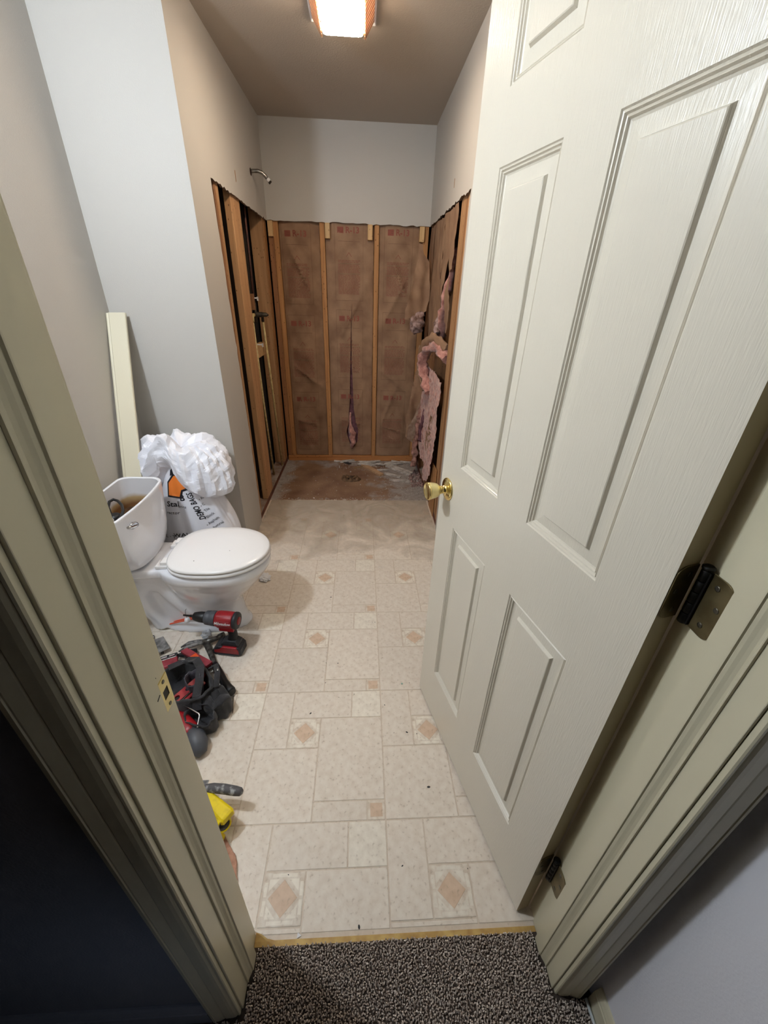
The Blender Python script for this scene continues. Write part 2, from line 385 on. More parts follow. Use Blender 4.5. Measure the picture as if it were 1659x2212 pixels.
# ------------------------------------------------------------ floors
# alcove subfloor: stained brown boards under grey plaster dust
def subfloor_mat():
    m = bpy.data.materials.new('stained_subfloor'); m.use_nodes = True
    nt = m.node_tree; N = nt.nodes; L = nt.links; b = N['Principled BSDF']; b.inputs['Roughness'].default_value = .85
    tc = N.new('ShaderNodeTexCoord')
    def ramp(src, p0, p1, c0, c1):
        r = N.new('ShaderNodeValToRGB'); r.color_ramp.elements[0].position = p0; r.color_ramp.elements[1].position = p1
        r.color_ramp.elements[0].color = c0; r.color_ramp.elements[1].color = c1; L.new(src, r.inputs[0]); return r.outputs[0]
    def nz(s, d=5):
        n = N.new('ShaderNodeTexNoise'); n.inputs['Scale'].default_value = s; n.inputs['Detail'].default_value = d
        L.new(tc.outputs['Object'], n.inputs['Vector']); return n.outputs['Fac']
    brown = ramp(nz(5), .3, .7, srgb(116, 84, 64), srgb(150, 120, 94))
    grey = ramp(nz(30), .3, .7, srgb(142, 132, 125), srgb(166, 157, 150))
    sx = N.new('ShaderNodeSeparateXYZ'); L.new(tc.outputs['Object'], sx.inputs[0])
    def mth(op, a, bb=None, c=None):
        n = N.new('ShaderNodeMath'); n.operation = op
        for i, q in enumerate((a, bb, c)):
            if q is None: continue
            if isinstance(q, (int, float)): n.inputs[i].default_value = q
            else: L.new(q, n.inputs[i])
        return n.outputs[0]
    # dust lies thick to the right and along the left edge (spilled there when the base was torn out)
    r1 = mth('MULTIPLY', mth('SUBTRACT', sx.outputs[0], .10), 5.0)
    r2 = mth('MULTIPLY', mth('SUBTRACT', -.60, sx.outputs[0]), 14.0)
    r3 = mth('MULTIPLY', mth('SUBTRACT', sx.outputs[1], 3.50), 8.0)
    k = mth('MAXIMUM', mth('MAXIMUM', r1, r2), r3)
    k = mth('ADD', k, mth('MULTIPLY', mth('SUBTRACT', nz(7, 6), .5), 5.0))
    cl = N.new('ShaderNodeClamp'); L.new(k, cl.inputs[0])
    mx = N.new('ShaderNodeMix'); mx.data_type = 'RGBA'; L.new(cl.outputs[0], mx.inputs[0]); L.new(brown, mx.inputs[6]); L.new(grey, mx.inputs[7])
    L.new(mx.outputs[2], b.inputs['Base Color'])
    bp = N.new('ShaderNodeBump'); bp.inputs['Strength'].default_value = .5; bp.inputs['Distance'].default_value = .004
    L.new(nz(60), bp.inputs['Height']); L.new(bp.outputs[0], b.inputs['Normal'])
    return m
M_sub = subfloor_mat()
S('floor_alcove', MB().box(-.83, .62, 2.10, 3.75, -.03, -.004), M_sub)
vb = jag([(XA - .012, 2.792), (XR + .012, 2.786)], .02, .004, 4, closed=False) + [(XR + .012, 2.786)]
base = MB(); 
fl = slab('floor', [(XL, YF), (-.2655, YF), (-.2655, .369), (.4475, .369), (.4475, YF), (XR + .012, YF)] + list(reversed(vb)) + [(XA - .012, YW), (XL, YW)], 'z', -.0010, -.0038, [M_v0, M_glue]); fl['kind'] = 'structure'
S('floor_underlay', MB().box(XL - .05, .62, .355, 2.10, -.03, -.004), M_glue)

T = .4572; OX, OY = -.2109, .4480
g = .0022
PIECES = [('brick', -1, 3, 1, 3, M_v1), ('light', 3, 5, 1, 3, M_v2), ('upright', 5, 7, -1, 3, M_v1), ('strip', 1, 4, 3, 4, M_v1),
          ('large', 1, 5, 4, 9, M_v1), ('square', 5, 9, 3, 7, M_v1), ('small', 4, 5, 3, 4, M_v4), ('diamond', -1, 1, -1, 1, M_v4)]
def clip(x0, x1, y0, y1):
    if y0 >= 2.785 or y1 <= YF: return []
    out = []
    if y1 <= YW: R_ = [(XL, XR, YF, YW)]
    elif x0 >= XA: R_ = [(XA, XR, YF, 2.785)]
    else: R_ = [(XA, XR, YF, 2.785), (XL, XA - .0, YF, YW)]
    for a, b, c, d in R_:
        p = (max(x0, a), min(x1, b), max(y0, c), min(y1, d))
        if p[1] - p[0] > .006 and p[3] - p[2] > .006: out.append(p)
    return out
cache = {}
def tilemesh(w_, h_, m, kind):
    key = (round(w_, 4), round(h_, 4), m.name, kind)
    if key in cache: return cache[key]
    mb = MB(); e = .0012; z = .0004; zb = -.0009
    mb.rings([[(-w_, -h_, zb), (w_, -h_, zb), (w_, h_, zb), (-w_, h_, zb)],
              [(-w_, -h_, z * .3), (w_, -h_, z * .3), (w_, h_, z * .3), (-w_, h_, z * .3)],
              [(-w_ + e, -h_ + e, z), (w_ - e, -h_ + e, z), (w_ - e, h_ - e, z), (-w_ + e, h_ - e, z)]], smooth=False)
    o = mb.build('tile', m); me = o.data; bpy.data.objects.remove(o); cache[key] = me
    return me
def place(me, name, x, y, parent=fl):
    o = bpy.data.objects.new(name, me); COL.objects.link(o); o.parent = parent; o.location = (x, y, 0); return o
u = T / 8
for ci in range(-3, 3):
    for cj in range(-2, 7):
        bx, by = OX + ci * T, OY + cj * T
        for nm, a, b, c, d, m in PIECES:
            for (x0, x1, y0, y1) in clip(bx + a * u + g, bx + b * u - g, by + c * u + g, by + d * u - g):
                me = tilemesh((x1 - x0) / 2, (y1 - y0) / 2, m, nm); place(me, 'tile', (x0 + x1) / 2, (y0 + y1) / 2)
        # printed stone insets standing a hair proud of their square
        dx, dy = bx, by
        if XL + .06 < dx < XR - .06 and YF + .05 < dy < (2.74 if dx > XA + .05 else YW - .05):
            key = 'dm'
            if key not in cache:
                mb = MB(); q = .039
                mb.rings([[(0, -q, .0003), (q, 0, .0003), (0, q, .0003), (-q, 0, .0003)], [(0, -q + .001, .0009), (q - .001, 0, .0009), (0, q - .001, .0009), (-q + .001, 0, .0009)]], smooth=False)
                o = mb.build('t', M_v3); cache[key] = o.data; bpy.data.objects.remove(o)
                mb = MB()
                for sx_ in (-1, 1):
                    for a0, a1, b0, b1 in ((-.034, .034, .044, .052),):
                        mb.box(a0, a1, *sorted((sx_ * b0, sx_ * b1)), .0003, .0007); mb.box(*sorted((sx_ * b0, sx_ * b1)), a0, -.004, .0003, .0007); mb.box(*sorted((sx_ * b0, sx_ * b1)), .004, a1, .0003, .0007)
                    for sy_ in (-1, 1):
                        mb.rings([[(sx_ * .040, sy_ * .014, zz), (sx_ * .040, sy_ * .040, zz), (sx_ * .014, sy_ * .040, zz)] for zz in (.0003, .0006)], smooth=False)
                o = mb.build('t', M_v2); cache['db'] = o.data; bpy.data.objects.remove(o)
            place(cache['dm'], 'diamond_inset', dx, dy); place(cache['db'], 'inset_border', dx, dy)
        dx, dy = bx + 4.5 * u, by + 3.5 * u
        if XL + .03 < dx < XR - .03 and YF + .03 < dy < (2.76 if dx > XA + .03 else YW - .03):
            if 'sm' not in cache:
                o = MB().box(-.019, .019, -.019, .019, .0003, .0008).build('t', M_v3); cache['sm'] = o.data; bpy.data.objects.remove(o)
            place(cache['sm'], 'square_inset', dx, dy)

# ------------------------------------------------------------ door frame (jambs, stops, casings)
def profile_extrude(prof, z0, z1, mb, mi=0, smooth=False):
    """closed x,y outline pulled up from z0 to z1"""
    mb.rings([[(x, y, z) for x, y in prof] for z in (z0, z1)], mi, smooth)
def jamb(side):
    sg = -1 if side == 'left' else 1
    xf = -.265 if sg < 0 else .447
    t = empty('trim_1' if sg < 0 else 'trim_2', (0, 0, 0), kind='structure')
    X = lambda d: xf - sg * d      # d = distance into the opening
    mb = MB(); profile_extrude([(X(0), .2625), (X(0), .3795), (X(-.0195), .3795), (X(-.0195), .2625)], 0, 2.05, mb); mb.build('jamb', M_trim, t, bevel=.0012, seg=2)
    s0 = .299 if sg < 0 else .295
    pr = [(0.0005, s0), (.0035, s0 + .0006), (.0038, s0 + .002), (.0030, s0 + .003), (.0035, s0 + .006), (.0050, s0 + .010), (.0070, s0 + .014), (.0080, s0 + .0175), (.0078, s0 + .0185), (.0105, s0 + .0195), (.0108, s0 + .021), (.0108, .3445), (.0005, .3445)]
    mb = MB(); profile_extrude([(X(a), b) for a, b in pr], .012, 2.045, mb); mb.build('door_stop', M_trim, t)
    for hall in (True, False):
        y0 = .262 if hall else .380; q = -1 if hall else 1
        # distance outward from the reveal, thickness off the wall
        cp = [(.004, 0), (.004, .0065), (.0055, .0085), (.008, .009), (.0095, .0078), (.011, .009), (.014, .0108), (.020, .0118), (.034, .0125), (.036, .0115), (.038, .0125), (.046, .0150), (.051, .0165), (.0535, .0160), (.0545, .0175), (.060, .0172), (.0615, .0150), (.0615, 0)]
        if not hall and sg > 0: cp = [(.0045, 0), (.0045, .029), (.0065, .031), (.030, .031), (.050, .024), (.052, .020), (.052, 0)]
        mb = MB(); profile_extrude([(X(-a), y0 + q * (b + .0003)) for a, b in cp], .0 if hall else .0, 2.115, mb)
        mb.build('casing', M_trim, t)
    return t
TL = jamb('left'); TR = jamb('right')
th = empty('trim_3', kind='structure')
MB().box(-.2645, .4465, .2625, .3795, 2.03, 2.0545).build('jamb', M_trim, th)
MB().box(-.325, .509, .2475, .2617, 2.116, 2.17).build('casing', M_trim, th)
MB().box(-.2535, .4355, .30, .3445, 2.019, 2.0298).build('door_stop', M_trim, th)
# strike plate on the left jamb
pt = [(.3575, .9165), (.3575, .9305), (.352, .932), (.352, .956), (.3575, .9575), (.3575, .971), (.3795, .971), (.3795, .9165)]
ho = [(.3610, .936), (.3610, .952), (.3735, .952), (.3735, .936)]
sp = slab('strike_plate', jag(pt, .5, 0, 1), 'x', -.2650, -.2636, [M_brassd, M_brass], TL, holes=[ho])
MB().box(-.2649, -.2643, .3612, .3733, .9362, .9518).build('strike_hole', M_hingeb, TL)
for z in (.922, .965): MB().lathe([(.0030, 0), (.0026, .0009)], Matrix.Translation((-.2636, .368, z)) @ Matrix.Rotation(pi / 2, 4, 'Y'), 10).build('screw', M_screw, TL)

for (y, z, r) in ((.352, 1.005, .5), (.356, .985, -.6), (.338, .972, .3)): MB().box(-.0004, .0004, -.004, .004, -.0007, .0007, M=Matrix.Translation((-.2647 if y > .345 else -.2541, y, z)) @ Matrix.Rotation(r, 4, 'X')).build('scuff', M_hingeb, TL)
# hallway: side walls, carpet, baseboards
S('wall_hall_left', MB().box(-3.56, -3.50, -3.3, .262, 0, H), M_hall)
S('wall_hall_right', MB().box(.535, .58, -3.3, .2615, 0, H), M_hall)
S('wall_hall_back', MB().box(-3.56, .58, -3.36, -3.3, 0, H), M_hall)
M_hall2 = mat('hall_paint_shaded', srgb(136, 137, 146), .6, bump=.25, bscale=220)  # darker copy of the hall paint; the wall's shade is put into its colour
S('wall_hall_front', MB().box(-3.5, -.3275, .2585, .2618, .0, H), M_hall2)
S('ceiling_hall', MB().box(-3.56, .58, -3.36, .262, H, H + .05), M_ceil)
def bprof(h=.083, t=.013): return [(0, 0), (t, 0), (t, h * .72), (t * .85, h * .76), (t * .85, h * .80), (t * .55, h * .93), (t * .3, h), (0, h)]
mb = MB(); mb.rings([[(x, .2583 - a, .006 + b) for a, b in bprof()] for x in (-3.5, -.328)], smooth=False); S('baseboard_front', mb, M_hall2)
mb = MB(); mb.rings([[(.5348 - a, y, .006 + b) for a, b in bprof()] for y in (-3.3, .243)], smooth=False); S('baseboard_right', mb, M_trim)
S('floor_hall', MB().box(-3.56, .58, -3.36, .3575, -.03, .004), mat('carpet_backing', srgb(78, 66, 58), .95, col2=srgb(52, 44, 38), nscale=60))

# threshold: raw plywood lip between carpet and vinyl
S('threshold_strip', MB().box(-.2645, .4465, .3560, .3690, -.004, .0035), mat('bare_ply_yellow', srgb(204, 172, 104), .6, col2=srgb(170, 132, 70), nscale=30), bevel=.001)
thr = bpy.data.objects['threshold_strip']; thr.name = 'trim_4'
# small triangular wedge at the left jamb foot, coloured like the threshold
MB().prism([(-.2648, .385), (-.2648, .3692), (-.215, .3692), (-.235, .373), (-.252, .382)], -.0005, .0006).build('jamb_foot_wedge', bpy.data.materials['bare_ply_yellow'], thr)

# carpet pile: tens of thousands of short twisted tufts, one object
def carpet():
    rnd = random.Random(3); V = []; F = []
    y = -.10
    while y < .3565:
        x = -.62
        while x < .532:
            px = x + rnd.uniform(-.0016, .0016); py = y + rnd.uniform(-.0016, .0016)
            jambed = py > .243 and not (-.2535 < px < .4355) and (px < -.2655 + 0 or px > .4475)
            if py > .244 and (px < -.262 or px > .444): x += .0041; continue
            if py > .298 and (px < -.2535 or px > .4355): x += .0041; continue
            if py > .240 and px < -.32: x += .0041; continue
            if px > .521: x += .0041; continue
            h = .0085 + rnd.uniform(-.0025, .003) + .002 * n3(px, py, 0, 18)
            ax = rnd.uniform(-.0038, .0038); ay = rnd.uniform(-.0038, .0038); a = rnd.uniform(0, 2)
            o = len(V); r = .0019
            for k in range(3):
                V.append((px + r * cos(a + 2.094 * k), py + r * sin(a + 2.094 * k), .003))
            for k in range(3):
                V.append((px + ax * .5 + r * 1.2 * cos(a + .6 + 2.094 * k), py + ay * .5 + r * 1.2 * sin(a + .6 + 2.094 * k), .003 + h * .65))
            V.append((px + ax, py + ay, .003 + h))
            F += [(o, o + 1, o + 4), (o, o + 4, o + 3), (o + 1, o + 2, o + 5), (o + 1, o + 5, o + 4), (o + 2, o, o + 3), (o + 2, o + 3, o + 5), (o + 3, o + 4, o + 6), (o + 4, o + 5, o + 6), (o + 5, o + 3, o + 6)]
            x += .0043
        y += .0043
    me = bpy.data.meshes.new('carpet_pile'); me.from_pydata(V, [], F)
    me.materials.append(mat('carpet_yarn', srgb(176, 158, 146), .95, col2=srgb(240, 228, 216), nscale=190, detail=2, lo=.38, hi=.66))
    o = bpy.data.objects.new('carpet_pile', me); COL.objects.link(o)
    tag(o, 'brown grey twisted pile carpet on the hallway floor before the doorway', 'carpet', kind='stuff')
carpet()

# film of plaster dust walked out of the alcove onto the vinyl
def dust():
    m = bpy.data.materials.new('plaster_dust_film'); m.use_nodes = True
    nt = m.node_tree; N = nt.nodes; L = nt.links; b = N['Principled BSDF']; b.inputs['Roughness'].default_value = .9
    b.inputs['Base Color'].default_value = srgb(204, 190, 172)
    tc = N.new('ShaderNodeTexCoord'); sx = N.new('ShaderNodeSeparateXYZ'); L.new(tc.outputs['Object'], sx.inputs[0])
    n = N.new('ShaderNodeTexNoise'); n.inputs['Scale'].default_value = 4.5; n.inputs['Detail'].default_value = 7; n.inputs['Distortion'].default_value = 1.2
    L.new(tc.outputs['Object'], n.inputs['Vector'])
    a = N.new('ShaderNodeMapRange'); a.inputs[1].default_value = 1.95; a.inputs[2].default_value = 2.78; a.inputs[3].default_value = -.42; a.inputs[4].default_value = .12
    L.new(sx.outputs[1], a.inputs[0])
    k = N.new('ShaderNodeMath'); k.operation = 'MULTIPLY_ADD'; k.inputs[1].default_value = .75; L.new(n.outputs['Fac'], k.inputs[0]); L.new(a.outputs[0], k.inputs[2]); k.use_clamp = True
    L.new(k.outputs[0], b.inputs['Alpha'])
    o = MB().box(XA + .002, XR - .002, 1.9, 2.784, .0011, .0014).build('dust_film', m)
    tag(o, 'thin tan plaster dust film over the far end of the vinyl floor', 'dust', kind='stuff')
dust()

# ------------------------------------------------------------ the open door
DD = Vector((-.2386, .9711, 0)); DN = Vector((-.9711, -.2386, 0))
door = empty('door_1', (.408, .397, 0), kind='structure')
door.matrix_world = Matrix(((DD.x, DN.x, 0, .408), (DD.y, DN.y, 0, .397), (0, 0, 1, 0), (0, 0, 0, 1)))
DW, DH, DT = .712, 2.03, .035
cols = [(.108, .303), (.416, .604)]; rows = [(.218, .833), (1.020, 1.644), (1.757, 1.925)]
PROF = [(0, 0), (.0018, -.0026), (.0040, -.0034), (.0052, -.0020), (.0070, -.0056), (.0090, -.0064), (.0102, -.0050), (.0122, -.0088), (.0150, -.0100)]
ds = MB()
xs = [0] + [v for c_ in cols for v in c_] + [DW]; zs = [.008] + [v for r_ in rows for v in r_] + [DH]
for y, sg in ((0, 1), (-DT, -1)):
    for i in range(5):
        for j in range(7):
            if i in (1, 3) and j in (1, 3, 5): continue
            ds.add([(xs[i], y, zs[j]), (xs[i + 1], y, zs[j]), (xs[i + 1], y, zs[j + 1]), (xs[i], y, zs[j + 1])], [(0, 1, 2, 3)])
    for x0, x1 in cols:
        for z0, z1 in rows:
            R_ = [[(x0 + a, y + sg * b, z0 + a), (x1 - a, y + sg * b, z0 + a), (x1 - a, y + sg * b, z1 - a), (x0 + a, y + sg * b, z1 - a)] for a, b in PROF]
            ds.rings(R_, smooth=False, cap0=False, cap1=False)
ds.add([(0, 0, .008), (0, -DT, .008), (0, -DT, DH), (0, 0, DH)], [(0, 1, 2, 3)], 1); ds.add([(DW, 0, .008), (DW, -DT, .008), (DW, -DT, DH), (DW, 0, DH)], [(0, 1, 2, 3)], 1)
ds.add([(0, 0, .008), (DW, 0, .008), (DW, -DT, .008), (0, -DT, .008)], [(0, 1, 2, 3)], 1); ds.add([(0, 0, DH), (DW, 0, DH), (DW, -DT, DH), (0, -DT, DH)], [(0, 1, 2, 3)], 1)
dslab = ds.build('door_slab', [M_door, mat('door_edge', srgb(172, 158, 128), .5)], door)
for x0, x1 in cols:
    for z0, z1 in rows:
        mb = MB(); i0 = .0150
        for y, sg in ((0, 1), (-DT, -1)):
            pf = [(.0148, -.0101), (.0365, -.0086), (.0395, -.0030), (.0410, -.0020)]
            R_ = [[(x0 + a, y + sg * b, z0 + a), (x1 - a, y + sg * b, z0 + a), (x1 - a, y + sg * b, z1 - a), (x0 + a, y + sg * b, z1 - a)] for a, b in pf]
            mb.rings(R_, smooth=False, cap0=False, cap1=True)
        mb.build('panel', M_door, door)
# knob
def KM(s, z, sg=1, y=0): return Matrix.Translation((s, y, z)) @ Matrix.Rotation(-pi / 2 * sg, 4, 'X')
for sg, y in ((1, 0.0002), (-1, -DT - .0002)):
    M = KM(.664, .930, sg, y)
    if sg < 0: M = Matrix.Translation((.664, y, .930)) @ Matrix.Rotation(pi / 2, 4, 'X')
    r_ = MB().lathe([(.0335, 0), (.0335, .0015), (.0325, .0035), (.0290, .0052), (.0270, .0050), (.0240, .0068), (.0180, .0100), (.0130, .0115), (.0128, .014), (.0112, .016), (.0112, .020), (.0125, .0215), (.0125, .024), (.0108, .026)], M, 36).build('knob_rose', M_brass, door)
    k_ = MB().lathe([(.0108, .0255), (.0150, .029), (.0195, .034), (.0222, .041), (.0242, .052), (.0252, .0585), (.0252, .0600)], M, 36).build('door_knob', M_brassd, door)
    MB().lathe([(.0255, .0600), (.0265, .0615), (.0262, .0645), (.0245, .0662), (.0225, .0655), (.018, .0642), (.0001, .0640)], M, 36).build('knob_face', M_brass, k_)
MB().box(.7122, .7135, -.030, -.005, .90, .96).build('latch_plate', M_brass, door)
# hinges: leaf on the door edge, leaf on the jamb, knuckle between
def hinge(zc):
    def leaf(w0, w1, h, r=.014):
        pp = [(w1 - r + r * cos(pi / 2 * k / 6), h - r + r * sin(pi / 2 * k / 6)) for k in range(7)]
        return [(w0, -h)] + [(x, -z) for x, z in reversed(pp)] + pp + [(w0, h)]
    h = .0445
    t = empty('hinge', (0, 0, 0)); t.parent = TR
    pl_ = leaf(0, .0335, h)
    lf = MB(); P3 = [[(.4470 - c_, .3830 - a, zc + b) for a, b in pl_] for c_ in (.0002, .0022)]
    lf.rings(P3, smooth=False); L1 = lf.build('jamb_leaf', M_hinge, t, bevel=.0004, seg=1)
    for a, b in ((.0085, .030), (.020, .004), (.0105, -.029)):
        MB().lathe([(.0042, 0), (.0036, .0010), (.0012, .0004)], Matrix.Translation((.4449, .3830 - a - .004, zc + b)) @ Matrix.Rotation(-pi / 2, 4, 'Y'), 12).build('screw', M_screw, t)
    # knuckle axis just outside the corner of jamb and door
    kx, ky = .4425, .3915
    kn = MB(); n = 5
    for k in range(n):
        a = zc - h + 2 * h * k / n + .0004; b = zc - h + 2 * h * (k + 1) / n - .0004
        kn.lathe([(.0052, a), (.0062, a + .0008), (.0062, b - .0008), (.0052, b)], Matrix.Translation((kx, ky, 0)), 14)
    kn.build('knuckle', M_hingeb, t)
    MB().lathe([(.0045, zc + h), (.0075, zc + h + .001), (.0078, zc + h + .004), (.005, zc + h + .006)], Matrix.Translation((kx, ky, 0)), 14).build('pin_cap', M_hingeb, t)
    MB().box(kx - .001, kx + .0044, .3830, .3900, zc - h + .002, zc + h - .002).build('leaf_bend', M_hingeb, t)
    t2 = empty('hinge', (0, 0, 0)); t2.parent = door
    lf = MB(); P3 = [[(c_, -DT + .0005 + a, zc + b) for a, b in pl_] for c_ in (-.0022, -.0002)]
    lf.rings(P3, smooth=False); lf.build('door_leaf', M_hinge, t2, bevel=.0004, seg=1)
    for a, b in ((.012, .030), (.024, .004), (.0145, -.029)):
        MB().lathe([(.0042, 0), (.0036, .0010), (.0012, .0004)], Matrix.Translation((-.0022, -DT + a, zc + b)) @ Matrix.Rotation(-pi / 2, 4, 'Y'), 12).build('screw', M_screw, t2)
for z in (.262, 1.082, 1.84): hinge(z)

# ------------------------------------------------------------ lamps, added hall fill
vl = empty('vanity_light', (XL, .80, 2.12), label='round white glass globe lamp on the left bathroom wall above the tools', cat='wall lamp')
MB().lathe([(.06, .0002), (.06, .012), (.045, .022), (.012, .026)], Matrix.Rotation(pi / 2, 4, 'Y'), 28).build('back_plate', M_chrome, vl)
MB().tube([(.02, 0, 0), (.07, 0, -.01), (.115, 0, .0), (.13, 0, .03), (.13, 0, .045)], .008, 10).build('arm', M_chrome, vl)
MB().lathe([(.02, .045), (.036, .042), (.036, .030), (.028, .026)], Matrix.Translation((.13, 0, .02)), 20).build('socket_cup', M_chrome, vl)
mb = MB(); rr = .052
mb.lathe([(rr * sin(pi * k / 12) + .0001, -rr * cos(pi * k / 12)) for k in range(13)], Matrix.Translation((.13, 0, -.008)), 24)
mb.build('glass_globe', mat('lamp_glow', (1, 1, 1, 1), .5, emit=(.80, .90, 1, 1), estr=VANITY_W), vl)

cl = empty('ceiling_light', (-.083, 2.318, H), label='square ceiling light with glowing lens and amber ribbed sides above the alcove', cat='ceiling lamp')
M_lens = mat('lens_glow', (1, 1, 1, 1), .4, emit=(1, .82, .62, 1), estr=LENS_W)
M_amber = mat('amber_rib', srgb(206, 150, 104), .25, trans=.35, coat=.3)
M_amber2 = mat('pale_rib', srgb(236, 214, 190), .25, trans=.4)
MB().box(-.138, .138, -.170, .180, -.012, -.0005).build('mounting_plate', M_plat, cl, bevel=.003)
def rrect(x0, x1, y0, y1, r, z, n=5):
    o = []
    for cx, cy, a in ((x1 - r, y1 - r, 0), (x0 + r, y1 - r, pi / 2), (x0 + r, y0 + r, pi), (x1 - r, y0 + r, 3 * pi / 2)):
        for k in range(n): o.append((cx + r * cos(a + pi / 2 * k / (n - 1)), cy + r * sin(a + pi / 2 * k / (n - 1)), z))
    return o
MB().rings([rrect(-.083, .083, -.122, .096, .018, -.066), rrect(-.082, .082, -.121, .095, .018, -.080), rrect(-.070, .070, -.109, .083, .018, -.0845)], cap0=True).build('lens', M_lens, cl)
# open ribbed side wings of pressed glass
for k in range(34):
    y = -.155 + .300 * k / 33; w_ = .0040
    for sg in (-1, 1):
        MB().rings([[(sg * .088, y - w_, -.068), (sg * .093, y - w_, -.068), (sg * .093, y + w_, -.068), (sg * .088, y + w_, -.068)],
                    [(sg * .124, y - w_, -.0125), (sg * .130, y - w_, -.0125), (sg * .130, y + w_, -.0125), (sg * .124, y + w_, -.0125)]], smooth=False).build('side_rib', (M_amber, M_amber2)[k % 3 == 0], cl)
for k in range(18):
    x = -.080 + .160 * k / 17
    for y0, y1 in ((-.130, -.162), (.100, .160)):
        MB().rings([[(x - .0038, y0, -.070), (x + .0038, y0, -.070), (x + .0038, y0 + .006, -.070), (x - .0038, y0 + .006, -.070)],
                    [(x * 1.3 - .0038, y1, -.013), (x * 1.3 + .0038, y1, -.013), (x * 1.3 + .0038, y1 + .006, -.013), (x * 1.3 - .0038, y1 + .006, -.013)]], smooth=False).build('end_rib', (M_amber2, M_amber)[k % 2], cl)
hl = bpy.data.lights.new('hall_glow_fill', 'AREA'); hl.energy = HALL_W; hl.size = .12; hl.color = (.55, .72, 1)  # unseen fill added for the cool glow on the lower wall and carpet
hlo = bpy.data.objects.new('hall_glow_fill', hl); COL.objects.link(hlo); hlo.location = (-.30, -.20, .50); hlo.rotation_euler = (radians(38), 0, radians(12))

# ------------------------------------------------------------ toilet
YT = 1.497
toil = empty('toilet', (-.78, YT, 0), label='white two-piece toilet with lid down and tank left open', cat='toilet')
def L(x, y, z): return Vector((x + .78, y, z))      # world x to toilet-local
def egg(xb, xf, hw, z, n=44, pb=2.6, pf=2.0, wide=.58):
    """oval outline with the widest place at fraction `wide` from the back"""
    xm = xb + (xf - xb) * wide; o = []
    for k in range(n):
        a = 2 * pi * k / n; c, s_ = cos(a), sin(a)
        if c >= 0: e = 2 / pf; x = xm + (xf - xm) * abs(c) ** e; y = hw * (1 if s_ >= 0 else -1) * abs(s_) ** e
        else: e = 2 / pb; x = xm - (xm - xb) * abs(c) ** e; y = hw * (1 if s_ >= 0 else -1) * abs(s_) ** e
        o.append(L(x, y, z))
    return o
bw = MB()
bw.rings([egg(-.86, -.62, .055, .10), egg(-.85, -.555, .085, .17), egg(-.86, -.50, .118, .23), egg(-.875, -.455, .148, .285), egg(-.885, -.428, .166, .325),
          egg(-.888, -.420, .174, .338), egg(-.888, -.414, .179, .350), egg(-.888, -.414, .179, .374), egg(-.884, -.421, .171, .383)])
# pedestal that flares into the foot
bw.rings([egg(-.962, -.535, .090, .0, pb=2.4, wide=.60), egg(-.960, -.537, .088, .018, pb=2.4, wide=.60), egg(-.94, -.550, .080, .030, wide=.62), egg(-.90, -.562, .074, .07, wide=.72), egg(-.80, -.568, .072, .13, wide=.6),
          egg(-.79, -.565, .078, .19, wide=.6), egg(-.79, -.54, .09, .25, wide=.6)])
# deck carrying the tank
bw.rings([egg(-1.085, -.80, .095, .325, pb=5, pf=3, wide=.5), egg(-1.09, -.79, .118, .345, pb=5, pf=3, wide=.5), egg(-1.09, -.79, .120, .372, pb=5, pf=3, wide=.5), egg(-1.086, -.80, .114, .380, pb=5, pf=3, wide=.5)])
# trapway swelling out of both sides
bw.tube([L(-.66, 0, .12), L(-.72, 0, .10), L(-.79, 0, .13), L(-.84, 0, .20), L(-.89, 0, .265), L(-.955, 0, .27), L(-.995, 0, .22), L(-.985, 0, .14), L(-.95, 0, .07), L(-.93, 0, .01)],
        [.07, .082, .084, .082, .078, .078, .078, .076, .072, .074], 18)
bw.rings([egg(-.975, -.56, .060, .004, wide=.55), egg(-.985, -.57, .062, .10, wide=.5), egg(-1.0, -.58, .066, .20, wide=.5), egg(-1.03, -.56, .075, .29, wide=.5), egg(-1.06, -.54, .085, .345, wide=.5)])
bw.tube([L(-.90, 0, .30), L(-.96, 0, .325), L(-1.05, 0, .335)], [.08, .085, .07], 16)
bo = bw.build('bowl', M_porc, toil)
md = bo.modifiers.new('r', 'REMESH'); md.mode = 'VOXEL'; md.voxel_size = .0065; md.use_smooth_shade = True
md = bo.modifiers.new('s', 'SMOOTH'); md.factor = .6; md.iterations = 5
# tank, open on top
def tank_ring(hw, xf, xb, z, bow=.022, n=9, r=.045):
    pts = []
    def corner(cx, cy, a0, rx, ry):
        for k in range(n): a = a0 + pi / 2 * k / (n - 1); pts.append((cx + rx * cos(a), cy + ry * sin(a)))
    corner(xf - r, hw - r, 0, r, r); 
    corner(xb + r * .8, hw - r * .8, pi / 2, r * .8, r * .8); corner(xb + r * .8, -hw + r * .8, pi, r * .8, r * .8); corner(xf - r, -hw + r, 3 * pi / 2, r, r)
    pts2 = []
    # bow the front face
    seg = []
    for k in range(1, 8):
        y = (-hw + r) + (2 * (hw - r)) * k / 8; seg.append((xf, y))
    pts = pts + seg
    out = []
    for x, y in pts:
        t_ = max(0, (x - xb) / (xf - xb)); out.append(L(x + bow * (1 - (y / hw) ** 2) * t_ ** 2, y, z))
    return out
tk = MB(); TZ = .662
outer = [(.100, -.935, -1.085, .382), (.118, -.925, -1.09, .388), (.150, -.918, -1.095, .405), (.174, -.915, -1.097, .435), (.190, -.913, -1.098, .475), (.203, -.912, -1.099, .53), (.214, -.911, -1.10, .59), (.222, -.910, -1.10, .645), (.224, -.909, -1.10, TZ - .004), (.2225, -.911, -1.099, TZ), (.217, -.917, -1.094, TZ), (.214, -.920, -1.091, TZ - .004)]
tk.rings([tank_ring(*a) for a in outer], 0, True, True, False)
tko = tk.build('tank', M_porc, toil)
